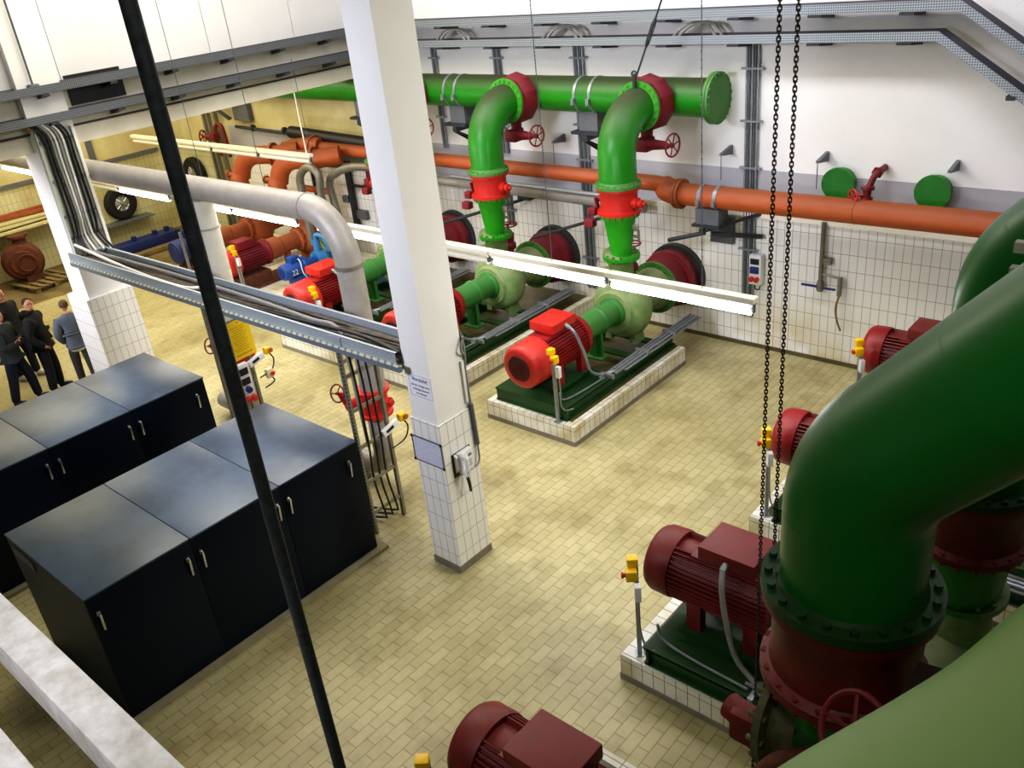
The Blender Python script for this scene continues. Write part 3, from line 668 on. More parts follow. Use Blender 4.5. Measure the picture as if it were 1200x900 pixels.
def bundle(label, x, z0, z1, n=5, sp=.045, clamps=()):
    t = thing('conduit_bundle', label, 'conduits', (x, 12.3, 0), 0, 'vertical grey conduit bundles')
    for k in range(n):
        obj('conduit', MB().cyl(((k-(n-1)/2)*sp, 0, z0), ((k-(n-1)/2)*sp, 0, z1), .018, n=10), 'galv_dark' if k % 2 else 'galv', t)
    for z in clamps: obj('clamp_rail', MB().b2(-n*sp/2-.06, n*sp/2+.06, -.03, .03, z-.015, z+.015), 'galv', t)
bundle('vertical bundle of grey conduits right of the blank flange, down to the socket box', -6.17, .55, 4.9, 5, .045, (4.45, 3.7, 3.0, 1.7, .9))
bundle('vertical conduit bundle between the two visible risers', -9.32, .5, 4.9, 5, .045, (4.6, 3.5, 2.9, 1.1))
bundle('vertical conduit bundle above the middle riser', -11.15, 2.9, 4.9, 4, .045, (4.6, 3.4))
bundle('vertical conduit bundle beside the white pillar', -12.75, 2.9, 4.9, 3, .045, (4.6, 3.5))
bundle('vertical conduit bundle behind the middle riser, on the tiles', -11.2, 1.5, 2.2, 4, .045, (1.8,))
# wall fittings
for i, (x, n) in enumerate(((-4.75, 'left'), (-3.47, 'right'))):
    t = thing('blind_flange', 'green blind disc on the far wall, %s of the small red valve' % n, 'pipe cap', (x, 12.33, 2.91), 0, 'green blind discs on the far wall')
    obj('disc', MB().lathe((0, 0, 0), (0, -1, 0), [(0, .2), (.14, .2), (.14, .235), (.19, .235)], 36).bolts((0, -.19, 0), (0, 1, 0), .205, 14, .014, .02), 'green_disc', t)
t = thing('vent_valve', 'small dark red valve with handwheel standing on the orange pipe, between the green discs', 'valve', (-4.2, 12.05, 0))
m = MB().tube(smooth_path([(-.05, -.15, 2.72), (-.05, -.1, 2.9), (-.03, -.05, 3.02), (.0, .02, 3.12), (.03, .28, 3.16)]), .045, 12)
m.lathe((-.05, -.12, 2.80), (0, .1, 1), [(0, .08), (.04, .08), (.04, .05), (.14, .06), (.14, .09), (.18, .09)], 14).bolts((.0, .08, 3.13), (0, 1, .1), .0, 1, .08, .03)
obj('body', m, 'red_grime', t)
w = MB(); wheel(w, (-.2, -.22, 2.86), (-.6, -1, .0), .095, .011, 5); w.cyl((-.2, -.22, 2.86), (-.05, -.12, 2.87), .02)
obj('handwheel', w, 'red', t)
for i, (x, n) in enumerate(((-9.76, 'left of the right-hand elbow'), (-6.51, 'under the blank flange'), (-5.0, 'left of the green discs'), (-3.25, 'above the right green disc'))):
    t = thing('wall_bracket', 'small grey triangular wall bracket ' + n, 'bracket', (x, 12.34, 3.28), 0, 'triangular brackets on the far wall')
    obj('arm', MB().prism([(0, .04), (-.34, -.02), (-.34, -.05), (0, -.1)], 'x', -.025, .025), 'plate_grey', t)
    if i != 3: obj('tie_wire', MB().cyl((0, -.33, -.04), (0, -.33, -.42), .006, n=6), 'dark_steel', t)
tag(obj('blank_plate', MB().b2(-6.82, -6.42, 12.24, 12.33, 1.76, 2.2, .004), 'plate_grey'), 'dark grey rectangular plate on the tiles beside the orange pipe support', 'plate')
t = thing('socket_box', 'white wall socket box with black, blue and red outlets on the tiles', 'socket box', (-6.0, 12.25, 1.41))
obj('housing', MB().b2(-.1, .1, -.06, .08, -.25, .25, .012), 'white_plastic', t)
obj('socket', MB().b2(-.07, .07, -.085, -.06, .1, .19, .004), 'black', t, label='black outlet')
obj('socket', MB().b2(-.07, .07, -.1, -.06, -.05, .06, .01), 'blue_dark', t, label='blue outlet')
for s in (-.045, .045): obj('socket', MB().lathe((s, -.06, -.14), (0, -1, -.3), [(0, .038), (.06, .038), (.065, .02)], 14), 'red', t, label='red outlet')
obj('cable', MB().tube(smooth_path([(-.02, 0, -.25), (0, -.02, -.33), (.06, -.02, -.33), (.08, 0, -.22)]), .01, 8), 'black', t)
t = thing('water_tap', 'steel standpipe tap with blue levers and brown hose on the tiled wall', 'tap', (-4.95, 12.25, 0))
m = MB().cyl((0, 0, 2.3), (0, 0, 1.22), .035, n=14).lathe((0, 0, 1.38), (0, 0, -1), [(0, .05), (.04, .06), (.12, .06), (.16, .045)], 14).cyl((0, 0, 1.5), (.3, 0, 1.47), .02).cyl((.3, 0, 1.49), (.31, -.03, 1.2), .035).b2(.0, .14, -.02, .06, 1.66, 1.76)
obj('standpipe', m, 'steel_pipe', t)
obj('lever', MB().box((-.15, -.06, 1.31), (.24, .03, .03)).box((.16, -.06, 1.3), (.2, .03, .025)), 'blue_dark', t, label='blue lever')
obj('hose', MB().tube(smooth_path([(.31, -.03, 1.2), (.28, -.05, 1.0), (.31, -.04, .8), (.37, -.03, .64)]), .016, 8), mat('brown_hose', '#8a6a32', .6), t)
# sling wire with turnbuckle to the right elbow
t = thing('sling_wire', 'black wire with turnbuckle holding up the right-hand green elbow', 'wire', (-7.5, 11.22, 4.42))
d = V((.62, -.1, 1.25)).normalized()
obj('wire', MB().cyl((0, 0, 0), d*3.4, .014, n=8), 'dark_steel', t)
m = MB()
for s in (-.03, .03): m.cyl(d*.62+V((s, 0, 0)), d*.92+V((s, 0, 0)), .009, n=6)
m.lathe(d*.56, d, [(0, .02), (.08, .035)], 8).lathe(d*.9, d, [(0, .035), (.08, .02)], 8)
obj('turnbuckle', m, 'dark_steel', t)
obj('shackle', MB().cyl((0, 0, -.08), (0, 0, .12), .03, n=8).torus((0, 0, .12), (0, 1, 0), .04, .014, 14, 6), 'dark_steel', t)

# ------------------------------------------------------------------ strip lights
def batten(label, x0, x1, y, z, lit=True, tubes=None, grp='strip lights in the long hanging row'):
    t = thing('strip_light', label, 'lamp', ((x0+x1)/2, y, z), 0, grp)
    L = (x1-x0)/2
    m = MB().b2(-L+.01, L-.01, -.055, .055, .05, .11, .006).prism([(-.055, .05), (.055, .05), (.03, .015), (-.03, .015)], 'x', -L+.03, L-.03)
    obj('housing', m, 'lamp_white', t)
    m = MB()
    for s in (-1, 1): m.b2(s*(L-.04)-.018, s*(L-.04)+.018, -.022, .022, -.05, .05)
    obj('lampholder', m, 'galv_dark', t)
    obj('tube', MB().cyl((-L+.06, 0, -.035), (L-.06, 0, -.04), .042, n=16), 'tube' if lit else 'tube_off', t)
    return t
Yl, Zl = 7.5, 2.97
segs = [(-5.45, -3.66, 1, 'nearest end, in front of the tiled wall at right'), (-7.22, -5.45, 1, 'second from the right end, crossing the right-hand pump'),
        (-8.99, -7.22, 0, 'unlit one just right of the white pillar'), (-10.76, -8.99, 1, 'one emerging left of the white pillar'),
        (-13.0, -11.2, 1, 'one below the grey lagged pipe'), (-14.8, -13.0, 1, 'one below the lagged pipe, crossed by the black hoist cable'),
        (-16.9, -15.0, 1, 'one beside the left pillar'), (-18.7, -16.9, 0, 'one behind the left pillar'), (-22.6, -20.8, 1, 'one at the far left edge')]
for a, b, l, w in segs: batten('hanging fluorescent strip light, ' + w, a, b, Yl, Zl, l)
for k in range(4): batten('unlit cream strip light in the left bay, ' + ['right end of its row', 'second from right in its row', 'third from right in its row', 'left end of its row'][k], -16.1-1.78*k, -14.32-1.78*k, 10.2, 3.05, 0, grp='unlit strip lights in the left bay')
def fine_chain(label, p, z0, z1):
    m = MB(); z = z0; k = 0
    while z < z1:
        m.box((p[0], p[1], z), (.012 if k % 2 else .005, .005 if k % 2 else .012, .034)); z += .038; k += 1
    tag(obj('hanging_chain', m, 'galv_dark', smooth=0), label, 'chain', 'thin chains holding the strip lights')
fine_chain('thin chain dropping to the strip light at the right of the white pillar', (-6.25, 7.5), 3.08, 8.9)
fine_chain('thin chain dropping to the right-hand strip light', (-4.27, 7.5), 3.08, 8.9)
for i, (x, y, z0, z1) in enumerate(((-11.9, 7.5, 3.08, 5.25), (-13.7, 7.5, 3.08, 5.25), (-14.46, 10.2, 3.16, 4.3), (-14.4, 10.25, 3.16, 4.9), (-17.9, 10.2, 3.16, 5.3))):
    if i < 2: z1 = 8.9
    tag(obj('hanging_wire', MB().cyl((x, y, z0), (x, y, z1), .006 if i != 2 else .014, n=6), 'galv_dark' if i != 2 else 'lamp_white'), 'thin wire holding the ' + ['lit strip light left of the lagged pipe bend', 'lit strip light beside the black cable', 'right end of the unlit cream strip, the thicker pale wire', 'right end of the unlit cream strip', 'unlit cream strip, farther left'][i], 'wire', 'wires holding strip lights')
# ------------------------------------------------------------------ hoist chains and cable in the foreground
def link_chain(label, p, z0, z1, pitch=.0185, w=.0095, r=.003):
    t = tag(bpy.data.objects.new('hoist_chain', None), label, 'chain', 'hoist chains hanging in front of the right row'); C.objects.link(t); t.location = (p[0], p[1], 0)
    t.empty_display_size = .1
    m = MB(); z = z0; k = 0; h = pitch*.5+r*1.2
    while z < z1:
        pts = []
        for i in range(10):
            a = 2*PI*i/10; q = w*math.cos(a)*.75; s = (h-w*.6)*(1 if math.sin(a) > .01 else -1 if math.sin(a) < -.01 else 0) + w*.6*math.sin(a)
            b = .6 + (k % 2)*PI/2
            pts.append((q*math.cos(b), q*math.sin(b), z+s))
        m.tube(pts, r, 5, True); z += pitch; k += 1
    obj('links', m, 'chain', t, 60)
link_chain('black link chain, left one of the hoist pair, hanging past the red motor', (-1.60, 3.4), 1.75, 6.9)
link_chain('black link chain, right one of the hoist pair, touching the green elbow', (-1.525, 3.4), 1.75, 6.9)
m = MB().tube([(-2.137 + .004*math.sin(z*1.3), 1.1, z) for z in [3.0+.25*k for k in range(25)]], .0215, 16)
tag(obj('hoist_cable', m, 'black_cable'), 'thick black hoist cable hanging close in front, across the blue cabinets', 'cable')

# ------------------------------------------------------------------ grey lagged pipes from left pillar to the valves
def lagged(label, x, xl, first):
    Y, z, r = 6.14, 3.83, .165
    if first:
        pts = [(-24+.3, Y, z), (x-.62, Y, z)] + arc((x-.62, Y, z-.62), (0, 0, 1), (1, 0, 0), .62, 0, PI/2, 14)[1:] + [(x, Y, 1.5)]
        t = thing('lagged_pipe', label, 'pipe', (0, 0, 0))
        obj('pipe', MB().tube(pts, r, 40), 'lag', t)
        for q in ((x-.62, Y, z), ): obj('seam_ring', MB().lathe((q[0]-.01, Y, z), (1, 0, 0), [(0, r), (0, r+.006), (.03, r+.006), (.03, r)], 40, caps=False), 'lag', t)
        obj('seam_ring', MB().lathe((x, Y, z-.64), (0, 0, -1), [(0, r), (0, r+.01), (.05, r+.01), (.05, r)], 40, caps=False), 'steel_pipe', t)
    else:
        t = thing('lagged_pipe', label, 'pipe', (x, Y, 0))
        obj('pipe', MB().cyl((0, 0, z-.16), (0, 0, 1.5), r*.95, n=36), 'lag_white', t)
        obj('seam_ring', MB().lathe((0, 0, z-.55), (0, 0, -1), [(0, r), (0, r+.008), (.03, r+.008), (.03, r)], 40, caps=False), 'lag', t)
    return t
lagged('large grey lagged pipe running from the left pillar and bending down by the white pillar', -8.31, None, True)
lagged('white lagged pipe dropping from the large grey pipe beside the yellow sign', -11.42, None, False)
def valve_low(x, w, bend=True):
    t = thing('shutoff_valve', 'red shut-off valve with handwheel low on the ' + w, 'valve', (x, 6.12, 0), 0, 'red valves under the lagged pipes')
    m = MB().lathe((0, 0, 1.12), (0, 0, 1), [(0, .2), (0, .225), (.04, .225), (.05, .18), (.33, .18), (.34, .225), (.38, .225), (.38, .17)], 28)
    m.cyl((-.15, -.05, 1.3), (-.42, -.12, 1.15), .09, .07).cyl((-.42, -.12, 1.15), (-.5, -.16, 1.36), .05, .03)
    m.lathe((.2, .0, 1.35), (1, .2, 0), [(0, .07), (.1, .07), (.1, .04), (.14, .04)], 12)
    obj('body', m, 'red', t)
    w_ = MB(); wheel(w_, (-.5, -.2, 1.37), (.15, -1, .35), .12, .012, 3); obj('handwheel', w_, 'red_dark', t)
    t = thing('floor_pipe', 'bare grey pipe bend at the floor under the ' + w, 'pipe', (x, 6.12, 0), 0, 'grey pipe bends at the floor')
    pts = [(0, 0, 1.12), (0, 0, .58)] + arc((-.33, 0, .58), (1, 0, 0), (0, 0, -1), .33, 0, PI/2, 10)[1:] + [(-.9, 0, .25)]
    obj('bend', MB().tube(pts, .14, 28), 'lag', t)
    obj('foot', MB().cyl((-.55, 0, .2), (-.55, 0, 0), .05), 'steel_pipe', t)
valve_low(-8.31, 'large lagged pipe behind the open ladder')
valve_low(-11.42, 'white lagged pipe behind the yellow sign')
# ------------------------------------------------------------------ cable tray between the pillars, with ladder racks below
t = thing('cable_tray', 'wide blue-grey cable tray full of cables between the two pillars', 'cable tray', (0, 0, 0))
z0 = 2.63
for y, n in ((5.22, 'front'), (5.70, 'back')):
    m = MB().b2(-14.28, -6.58, y-.003, y+.003, z0, z0+.14).b2(-14.28, -6.58, y-.003 if n == 'front' else y-.03, y+.03 if n == 'front' else y+.003, z0+.137, z0+.142)
    obj('side_flange', m, 'tray_blue', t)
m = MB().b2(-14.28, -6.58, 5.22, 5.70, z0, z0+.005)
obj('tray_floor', m, 'tray_dark', t)
obj('slotted_rail', MB().b2(-14.2, -6.5, 5.17, 5.22, z0-.05, z0+.015), perf('slotted_rail', '#8f9ba3', '#e2ddc4', .11, .2, .32), t)
for x in (-7.6, -10.45):
    m = MB().b2(x-.12, x+.12, 5.205, 5.216, z0-.06, z0+.13)
    obj('splice_plate', m, 'tray_blue', t)
m = MB(); random.seed(3)
for k in range(17):
    y0 = 5.245 + .026*k
    m.tube(smooth_path([(x, min(5.68, max(5.24, y0+.03*math.sin(x*1.1+k*2.1))), z0+.03+.02*math.sin(x*1.7+k)) for x in [-14.25+.96*j for j in range(9)]], 4), .017, 6)
tag(obj('cable_bundle', m, 'cable_grey'), 'bundle of brown-grey cables lying in the tray between the pillars', 'cables')['kind'] = 'stuff'
for i, (pts, mm, w) in enumerate((([(-14.1, 5.3, 2.9), (-12.5, 5.35, 2.72), (-11, 5.3, 2.73), (-10.6, 5.42, 2.74), (-10.5, 5.5, 2.6)], 'white_cable', 'curving down at the yellow sign'),
        ([(-14.1, 5.5, 2.75), (-11.6, 5.55, 2.73), (-9.6, 5.5, 2.74), (-8.3, 5.42, 2.75), (-7.8, 5.42, 2.74), (-7.68, 5.4, 2.4), (-7.62, 5.4, 1.2)], 'grey_cable', 'bending down into the open ladder rack'),
        ([(-10.0, 5.3, 2.72), (-8.5, 5.35, 2.73), (-7.4, 5.4, 2.74), (-6.6, 5.3, 2.74)], 'black', 'running on to the white pillar'))):
    tag(obj('cable', MB().tube(smooth_path(pts), .022, 8), mm), ['pale', 'light grey', 'black'][i] + ' cable on top of the tray bundle, ' + w, 'cable')
# risers of cables on the left pillar
t = thing('riser_tray', 'vertical backing channel with clamped cables on the side of the left pillar', 'cable riser', (-14.34, 5.64, 0))
obj('backplate', MB().b2(-.02, 0, -.30, .26, 2.6, 4.6).b2(0, .05, -.3, -.29, 2.6, 4.6).b2(0, .05, .25, .26, 2.6, 4.6), mat('backplate_paint', '#b9bdb2', .5), t)
for k in range(8):
    y = -.2 + .055*k
    obj('cable', MB().tube(smooth_path([(.03+.1*0, y-.55+.02*k, 4.80), (.08, y-.25, 4.78), (.05, y-.02, 4.55), (.035, y, 4.1), (.035, y+.02*math.sin(k), 3.3), (.05, y-.02, 2.95), (.25+.03*k, y-.05, 2.74)], 5), .019, 8), ['black', 'black', 'grey_cable', 'white_cable', 'grey_cable', 'white_cable', 'black', 'black'][k], t)
for z in (4.45, 3.85, 3.3, 2.95): obj('clamp_rail', MB().b2(.0, .03, -.28, .24, z-.02, z+.02), 'galv_dark', t)
tag(obj('lamp_clip', MB().box((-14.38, 5.32, 4.70), (.1, .08, .06), None, .01), 'yellow'), 'tiny yellow clip among the cables at the top of the left pillar', 'clip')

def ladder(label, x):
    t = thing('ladder_rack', label, 'ladder rack', (x, 0, 0), 0, 'vertical steel ladder racks under the tray')
    for y in (5.25, 5.73):
        obj('rail', MB().b2(-.025, .025, y-.02, y+.02, 0, 2.62), perf('ladder_rail', '#8e918a', '#55574e', .06, .05, .3) if y == 5.25 and x > -9 else 'steel_pipe', t)
    for z in (.3, .75, 1.25, 1.75, 2.2): obj('rung', MB().b2(-.018, .018, 5.25, 5.73, z-.02, z+.02), 'steel_pipe', t)
    return t
ladder('open ladder rack standing in front of the red valve and lagged pipe', -7.62)
ladder('ladder rack carrying the yellow sign and switch boxes', -10.47)
for k in range(3):
    y = 5.38 + .1*k
    tag(obj('drop_cable', MB().tube(smooth_path([(-7.65, y, 2.66), (-7.6, y, 2.2), (-7.6, y+.01, 1.3), (-7.62, y, .7), (-7.6, y+.05, .2), (-7.75, y+.1, .05), (-8.2, y-.1, .06)]), .013, 8), 'black'), 'black cable running down the open ladder rack, ' + ['left', 'middle', 'right'][k] + ' of three', 'cable', 'cables down the open ladder rack')
def switch(label, loc, kind):
    t = thing('switch_box', label, 'switch', loc)
    if kind == 'y':
        obj('housing', MB().box((0, 0, 0), (.05, .26, .1), Matrix.Rotation(.25, 3, 'X'), .008), 'white_plastic', t)
        obj('label_plate', MB().box((.028, -.02, 0), (.004, .12, .04), Matrix.Rotation(.25, 3, 'X')), 'black', t)
        h = obj('stop_housing', MB().box((0, .2, .06), (.08, .09, .1), None, .012), 'yellow', t)
        obj('push_button', MB().lathe((.04, .22, .07), (1, .1, 0), [(0, .02), (.02, .02), (.02, .035), (.04, .03)], 12), 'orange', h)
    elif kind == 'r':
        obj('housing', MB().box((0, 0, 0), (.07, .1, .14), None, .01), mat('cream_plastic', '#d8d2ac', .5), t)
        obj('push_button', MB().lathe((.035, .02, 0), (1, 0, 0), [(0, .02), (.02, .02), (.02, .035), (.04, .03)], 12), 'red', t)
    elif kind == 's':
        obj('housing', MB().box((0, 0, 0), (.09, .2, .55), None, .01), 'white_plastic', t)
        for z, m_ in ((.17, 'black'), (.02, 'black')): obj('socket', MB().box((.05, 0, z), (.02, .13, .1), None, .005), m_, t, label='black outlet')
        obj('socket', MB().lathe((.04, .0, -.1), (1, 0, -.2), [(0, .045), (.06, .045)], 14), 'blue_dark', t, label='blue outlet')
        for s in (-.05, .05): obj('socket', MB().lathe((.04, s, -.24), (1, 0, -.3), [(0, .045), (.07, .045)], 14), 'red', t, label='red outlet')
    obj('cable', MB().tube(smooth_path([(0, .22, .02), (.02, .26, -.1), (.0, .2, -.25), (-.02, 0, -.3)] if kind == 'y' else [(0, .02, -.06), (.01, .05, -.13), (-.02, .02, -.18), (-.02, -.1, -.2)] if kind == 'r' else [(0, 0, -.28), (0, .02, -.4), (-.03, 0, -.5)]), .01, 8), 'black', t)
    return t
switch('white switch box with yellow stop button on the open ladder rack', (-7.56, 5.72, 1.32), 'y')
switch('white switch box with yellow stop button beside the yellow sign', (-10.4, 5.78, 1.56), 'y')
switch('cream switch box with red button below the other on the sign rack', (-10.4, 5.93, 1.28), 'r')
switch('white multi-socket box with black, blue and red outlets under the yellow sign', (-10.4, 5.52, 1.32), 's')
t = thing('yellow_sign', 'yellow sheet-metal notice with tiny print hung on the ladder rack', 'sign', (-10.38, 5.62, 1.95))
R_ = Matrix.Rotation(.04, 3, 'X')
obj('sheet', MB().box((0, 0, 0), (.012, .36, .56), R_), 'sign_yellow', t)
m = MB()
for k in range(11): m.box((.008, -.01, .19-.035*k), (.002, .25 - .05*((k*7) % 3), .006), R_)
m.lathe((.006, 0, .25), (1, 0, 0), [(0, .012), (.004, .012)], 10)
obj('print', m, mat('faded_print', '#a8820c', .6), t)
m = MB().box((.008, 0, -.22), (.002, .26, .012), R_); obj('print', m, 'orange', t)
t = thing('white_sign', 'narrow white printed strip on the sign rack, partly behind the black cable', 'sign', (-10.42, 5.34, 1.65))
obj('sheet', MB().box((0, 0, 0), (.01, .14, .75)), 'paper', t)
m = MB()
for k in range(13): m.box((.006, 0, .32-.05*k), (.002, .09, .012))
obj('print', m, 'print', t)

# ------------------------------------------------------------------ things on the white pillar
def words(s, size, loc, rot, parent, m='print'):
    cu = bpy.data.curves.new('txt', 'FONT'); cu.body = s; cu.size = size; cu.align_x = 'CENTER'; cu.extrude = .0004; cu.resolution_u = 3
    tmp = bpy.data.objects.new('tmp', cu); C.objects.link(tmp); bpy.context.view_layer.update()
    me = bpy.data.meshes.new_from_object(tmp.evaluated_get(bpy.context.evaluated_depsgraph_get())); bpy.data.objects.remove(tmp)
    me.materials.clear(); me.materials.append(M[m]); o = bpy.data.objects.new('lettering', me); C.objects.link(o)
    o.parent = parent; o.location = loc; o.rotation_euler = rot; return o
t = thing('paper_notice', 'white paper notice with a printed heading on the white pillar above the tiles', 'notice', (-6.345, 5.297, 2.40))
obj('sheet', MB().b2(-.17, .17, -.004, .0, -.13, .13), 'paper', t)
m = MB()
for q in ((-.17, .17, .124, .128), (-.17, .17, -.128, -.124)): m.b2(q[0], q[1], -.006, -.004, q[2], q[3])
for q in (-.168, .164): m.b2(q, q+.004, -.006, -.004, -.13, .13)
obj('border', m, mat('grey_line', '#9a9aa8', .7), t)
words('Vorsicht!', .065, (0, -.007, .06), (PI/2, 0, 0), t)
for k, s in enumerate(('Bei der Anlage nicht', 'unbefugt eintreten', 'ist verboten')): words(s, .033, (0, -.007, .0-.048*k), (PI/2, 0, 0), t)
t = thing('framed_sheet', 'printed sheet in a thin clip frame on the tiles of the white pillar', 'notice', (-6.365, 5.275, 1.60))
obj('sheet', MB().b2(-.235, .215, -.008, -.002, -.15, .15), 'paper_blue', t)
m = MB()
for a, b in ((-.24, -.228), (.208, .22)): m.b2(a, b, -.014, 0, -.155, .155)
for a, b in ((-.158, -.148), (.148, .158)): m.b2(-.24, .22, -.014, 0, a, b)
obj('frame', m, 'plate_grey', t)
m = MB()
for sx in (-.235, .215):
    for sz in (-.15, .15): m.box((sx, -.012, sz), (.03, .01, .03))
obj('corner_clip', m, 'black', t)
t = thing('wall_telephone', 'white wall telephone with handset and dark cord on the white pillar', 'telephone', (-6.155, 5.52, 1.42))
obj('base', MB().b2(0, .07, -.06, .14, -.13, .13, .012).prism([(0, -.12), (.05, -.05), (.05, .1), (0, .13)], 'y', -.1, -.06), 'white_plastic', t)
obj('back_plate', MB().b2(-.004, .01, -.12, .16, -.16, .13), 'black', t)
m = MB().tube(smooth_path([(.1, -.03, .12), (.13, -.03, .06), (.13, -.03, -.05), (.1, -.03, -.12)]), [.03]*8+[.024]*8+[.03]*9, 12).cyl((.13, -.03, .12), (.06, -.03, .1), .035).cyl((.13, -.03, -.12), (.06, -.03, -.1), .035)
obj('handset', m, 'white_plastic', t)
obj('cord', MB().tube(smooth_path([(.1, -.03, -.14), (.11, -.02, -.25), (.1, 0, -.36), (.09, .01, -.3), (.06, .02, -.16)]), .014, 8), 'black', t)
obj('display', MB().b2(.07, .074, .02, .11, .05, .08), 'plate_grey', t)
for z in (.0, -.03, -.06): obj('key_row', MB().b2(.07, .073, .02, .11, z-.008, z+.004), 'galv', t)
m = MB().tube([(-6.15, 5.79, 2.02), (-6.14, 5.80, 1.5)], .028, 10)
tag(obj('cable_duct', m, 'plate_grey'), 'short grey cable duct down the corner of the white pillar tiles', 'duct')
m = MB().tube(smooth_path([(-6.14, 5.80, 1.5), (-6.12, 5.78, 1.33), (-6.1, 5.7, 1.28), (-6.11, 5.62, 1.36)]), .012, 8)
m.tube(smooth_path([(-6.15, 5.79, 2.0), (-6.16, 5.79, 2.4), (-6.15, 5.8, 2.6), (-6.15, 5.80, 2.82)]), .014, 8).tube(smooth_path([(-6.15, 5.8, 2.8), (-6.13, 5.74, 2.7), (-6.15, 5.8, 2.6)]), .012, 8)
tag(obj('telephone_cable', m, 'grey_cable'), 'cable running up the corner of the white pillar to the telephone', 'cable')
tag(obj('lamp_batten_box', MB().box((-6.17, 5.76, 2.3), (.03, .04, .5)), 'white_plastic'), 'white conduit strip beside the telephone cable on the pillar', 'conduit')

# ------------------------------------------------------------------ left bay machinery
def small_plinth(label, x0, x1, y0, y1):
    t = thing('tiled_plinth', label, 'plinth', (x0, y0, 0), 0, 'tiled pump plinths')
    obj('tiled_block', MB().b2(0, x1-x0, 0, y1-y0, .07, .31), 'tile_plinth', t)
    obj('skirting', MB().b2(-.008, x1-x0+.008, -.008, y1-y0, 0, .07), 'skirt', t)
small_plinth('tiled plinth of the orange pump in the left bay, beside the third red motor', -17.2, -15.0, 8.9, 12.2)
small_plinth('tiled plinth of the blue-motored pump farther back in the left bay', -19.6, -17.6, 8.9, 12.2)
def orange_pump(label, x, hood, body, y=9.0):
    t = thing('pump_set', label, 'pump', (x, y, 0), 0, 'pump sets in the left bay'); z = .95
    obj('base_frame', MB().b2(-.3, .3, 0, 2.9, .31, .37).b2(-.25, .25, .1, .9, .37, .62), 'rust', t)
    h = obj('fan_hood', MB().lathe((0, -.05, z), (0, 1, 0), [(0, .2), (.0, .24), (.05, .28), (.3, .28), (.3, .2)], 28), hood, t)
    obj('intake_grille', MB().lathe((0, -.06, z), (0, 1, 0), [(0, .17), (.02, .18)], 24), 'grille' if hood.startswith('red') else 'blue_dark', h)
    m = MB().lathe((0, .25, z), (0, 1, 0), [(0, .2), (0, .24), (.7, .24), (.72, .28), (.78, .28), (.8, .2)], 28)
    for k in range(30):
        a = 2*PI*k/30; m.box((math.cos(a)*.25, .58, z+math.sin(a)*.25), (.05, .6, .012), Matrix.Rotation(-a, 3, 'Y'))
    obj('motor_body', m, body, t)
    obj('terminal_box', MB().b2(-.16, .16, .3, .7, z+.24, z+.42, .015), body, t)
    m = MB().lathe((0, 1.05, z), (0, 1, 0), [(0, .2), (.0, .24), (.3, .23), (.35, .19), (.8, .19), (.82, .26), (.9, .26), (.92, .2)], 28).b2(-.08, .08, 1.5, 1.6, .4, z-.1).b2(.1, .2, 1.15, 1.35, z-.1, z+.1)
    obj('bearing_housing', m, 'orange_pump', t)
    m = MB().lathe((0, 1.95, z), (0, 1, 0), [(0, .2), (.0, .30), (.1, .40), (.3, .44), (.45, .38), (.5, .25), (1.0, .22)], 30).lathe((0, 2.2, z+.2), (0, 0, 1), [(0, .22), (.5, .2), (.5, .28), (.56, .28)], 24)
    m.b2(-.3, .3, 2.1, 2.4, .4, z-.3).bolts((0, 1.95, z), (0, 1, 0), .28, 12, .018, .1)
    obj('volute_casing', m, 'orange_pump', t)
    return t
orange_pump('rusty orange pump with red motor in the left bay, yellow stop post beside it', -16.45, 'red_hood', 'red_dark')
orange_pump('rusty orange pump with dark blue motor, farthest left in the left bay', -18.45, 'blue_dark', 'blue_dark')
stop_post('yellow-topped stop post beside the red-motored orange pump', (-15.95, 9.0, 0), 0, 'emergency stop posts')
tag(obj('post', MB().b2(-18.0, -17.95, 8.95, 9.0, .3, 1.5), 'galv'), 'plain steel post beside the dark blue motor in the left bay', 'post')
t = thing('pump_set', 'small blue pump motor numbered 22 beside the orange pump', 'pump', (-15.42, 9.75, .31), 0, 'pump sets in the left bay')
m = MB().lathe((0, -.1, .4), (0, 1, 0), [(0, .15), (.03, .17), (.5, .17), (.52, .2), (.6, .2), (.62, .12), (.9, .1)], 24).b2(-.12, .12, .1, .5, .1, .25)
obj('motor_body', m, 'blue', t)
obj('terminal_box', MB().b2(-.09, .09, .12, .34, .55, .68, .01), 'blue', t)
obj('intake_grille', MB().lathe((0, -.11, .4), (0, 1, 0), [(0, .11), (.02, .12)], 20), 'blue_dark', t)
m = MB().lathe((0, .8, .4), (0, 1, 0), [(0, .1), (.0, .2), (.2, .22), (.22, .12), (.4, .1)], 20).cyl((0, .9, .5), (0, .9, .85), .08).tube(smooth_path([(0, .9, .8), (.05, .9, .95), (.25, .95, .9), (.3, 1, .6)]), .05, 10)
obj('volute_casing', m, 'blue_light', t)
obj('supply_cable', MB().tube(smooth_path([(.09, .3, .62), (.16, .3, .55), (.2, .3, .3), (.2, .5, .05)]), .012, 8), 'white_cable', t)
words('22', .16, (.172, .12, .33), (PI/2, 0, PI/2), t, 'white_plastic')
t = thing('pump_set', 'grimy small pump with brass coupling behind the blue motor', 'pump', (-15.9, 11.1, .31), 0, 'pump sets in the left bay')
m = MB().lathe((0, 0, .4), (0, 1, 0), [(0, .1), (0, .2), (.1, .28), (.3, .28), (.4, .2), (.42, .12), (.7, .12)], 22).cyl((0, .2, .5), (0, .2, 1.0), .1).torus((0, -.05, .4), (0, 1, 0), .2, .02, 20, 6)
obj('casing', m, 'green_dusty', t)
t = thing('pump_set', 'pale blue small pump left of the third green pump', 'pump', (-13.95, 10.6, .31), 0, 'pump sets in the left bay')
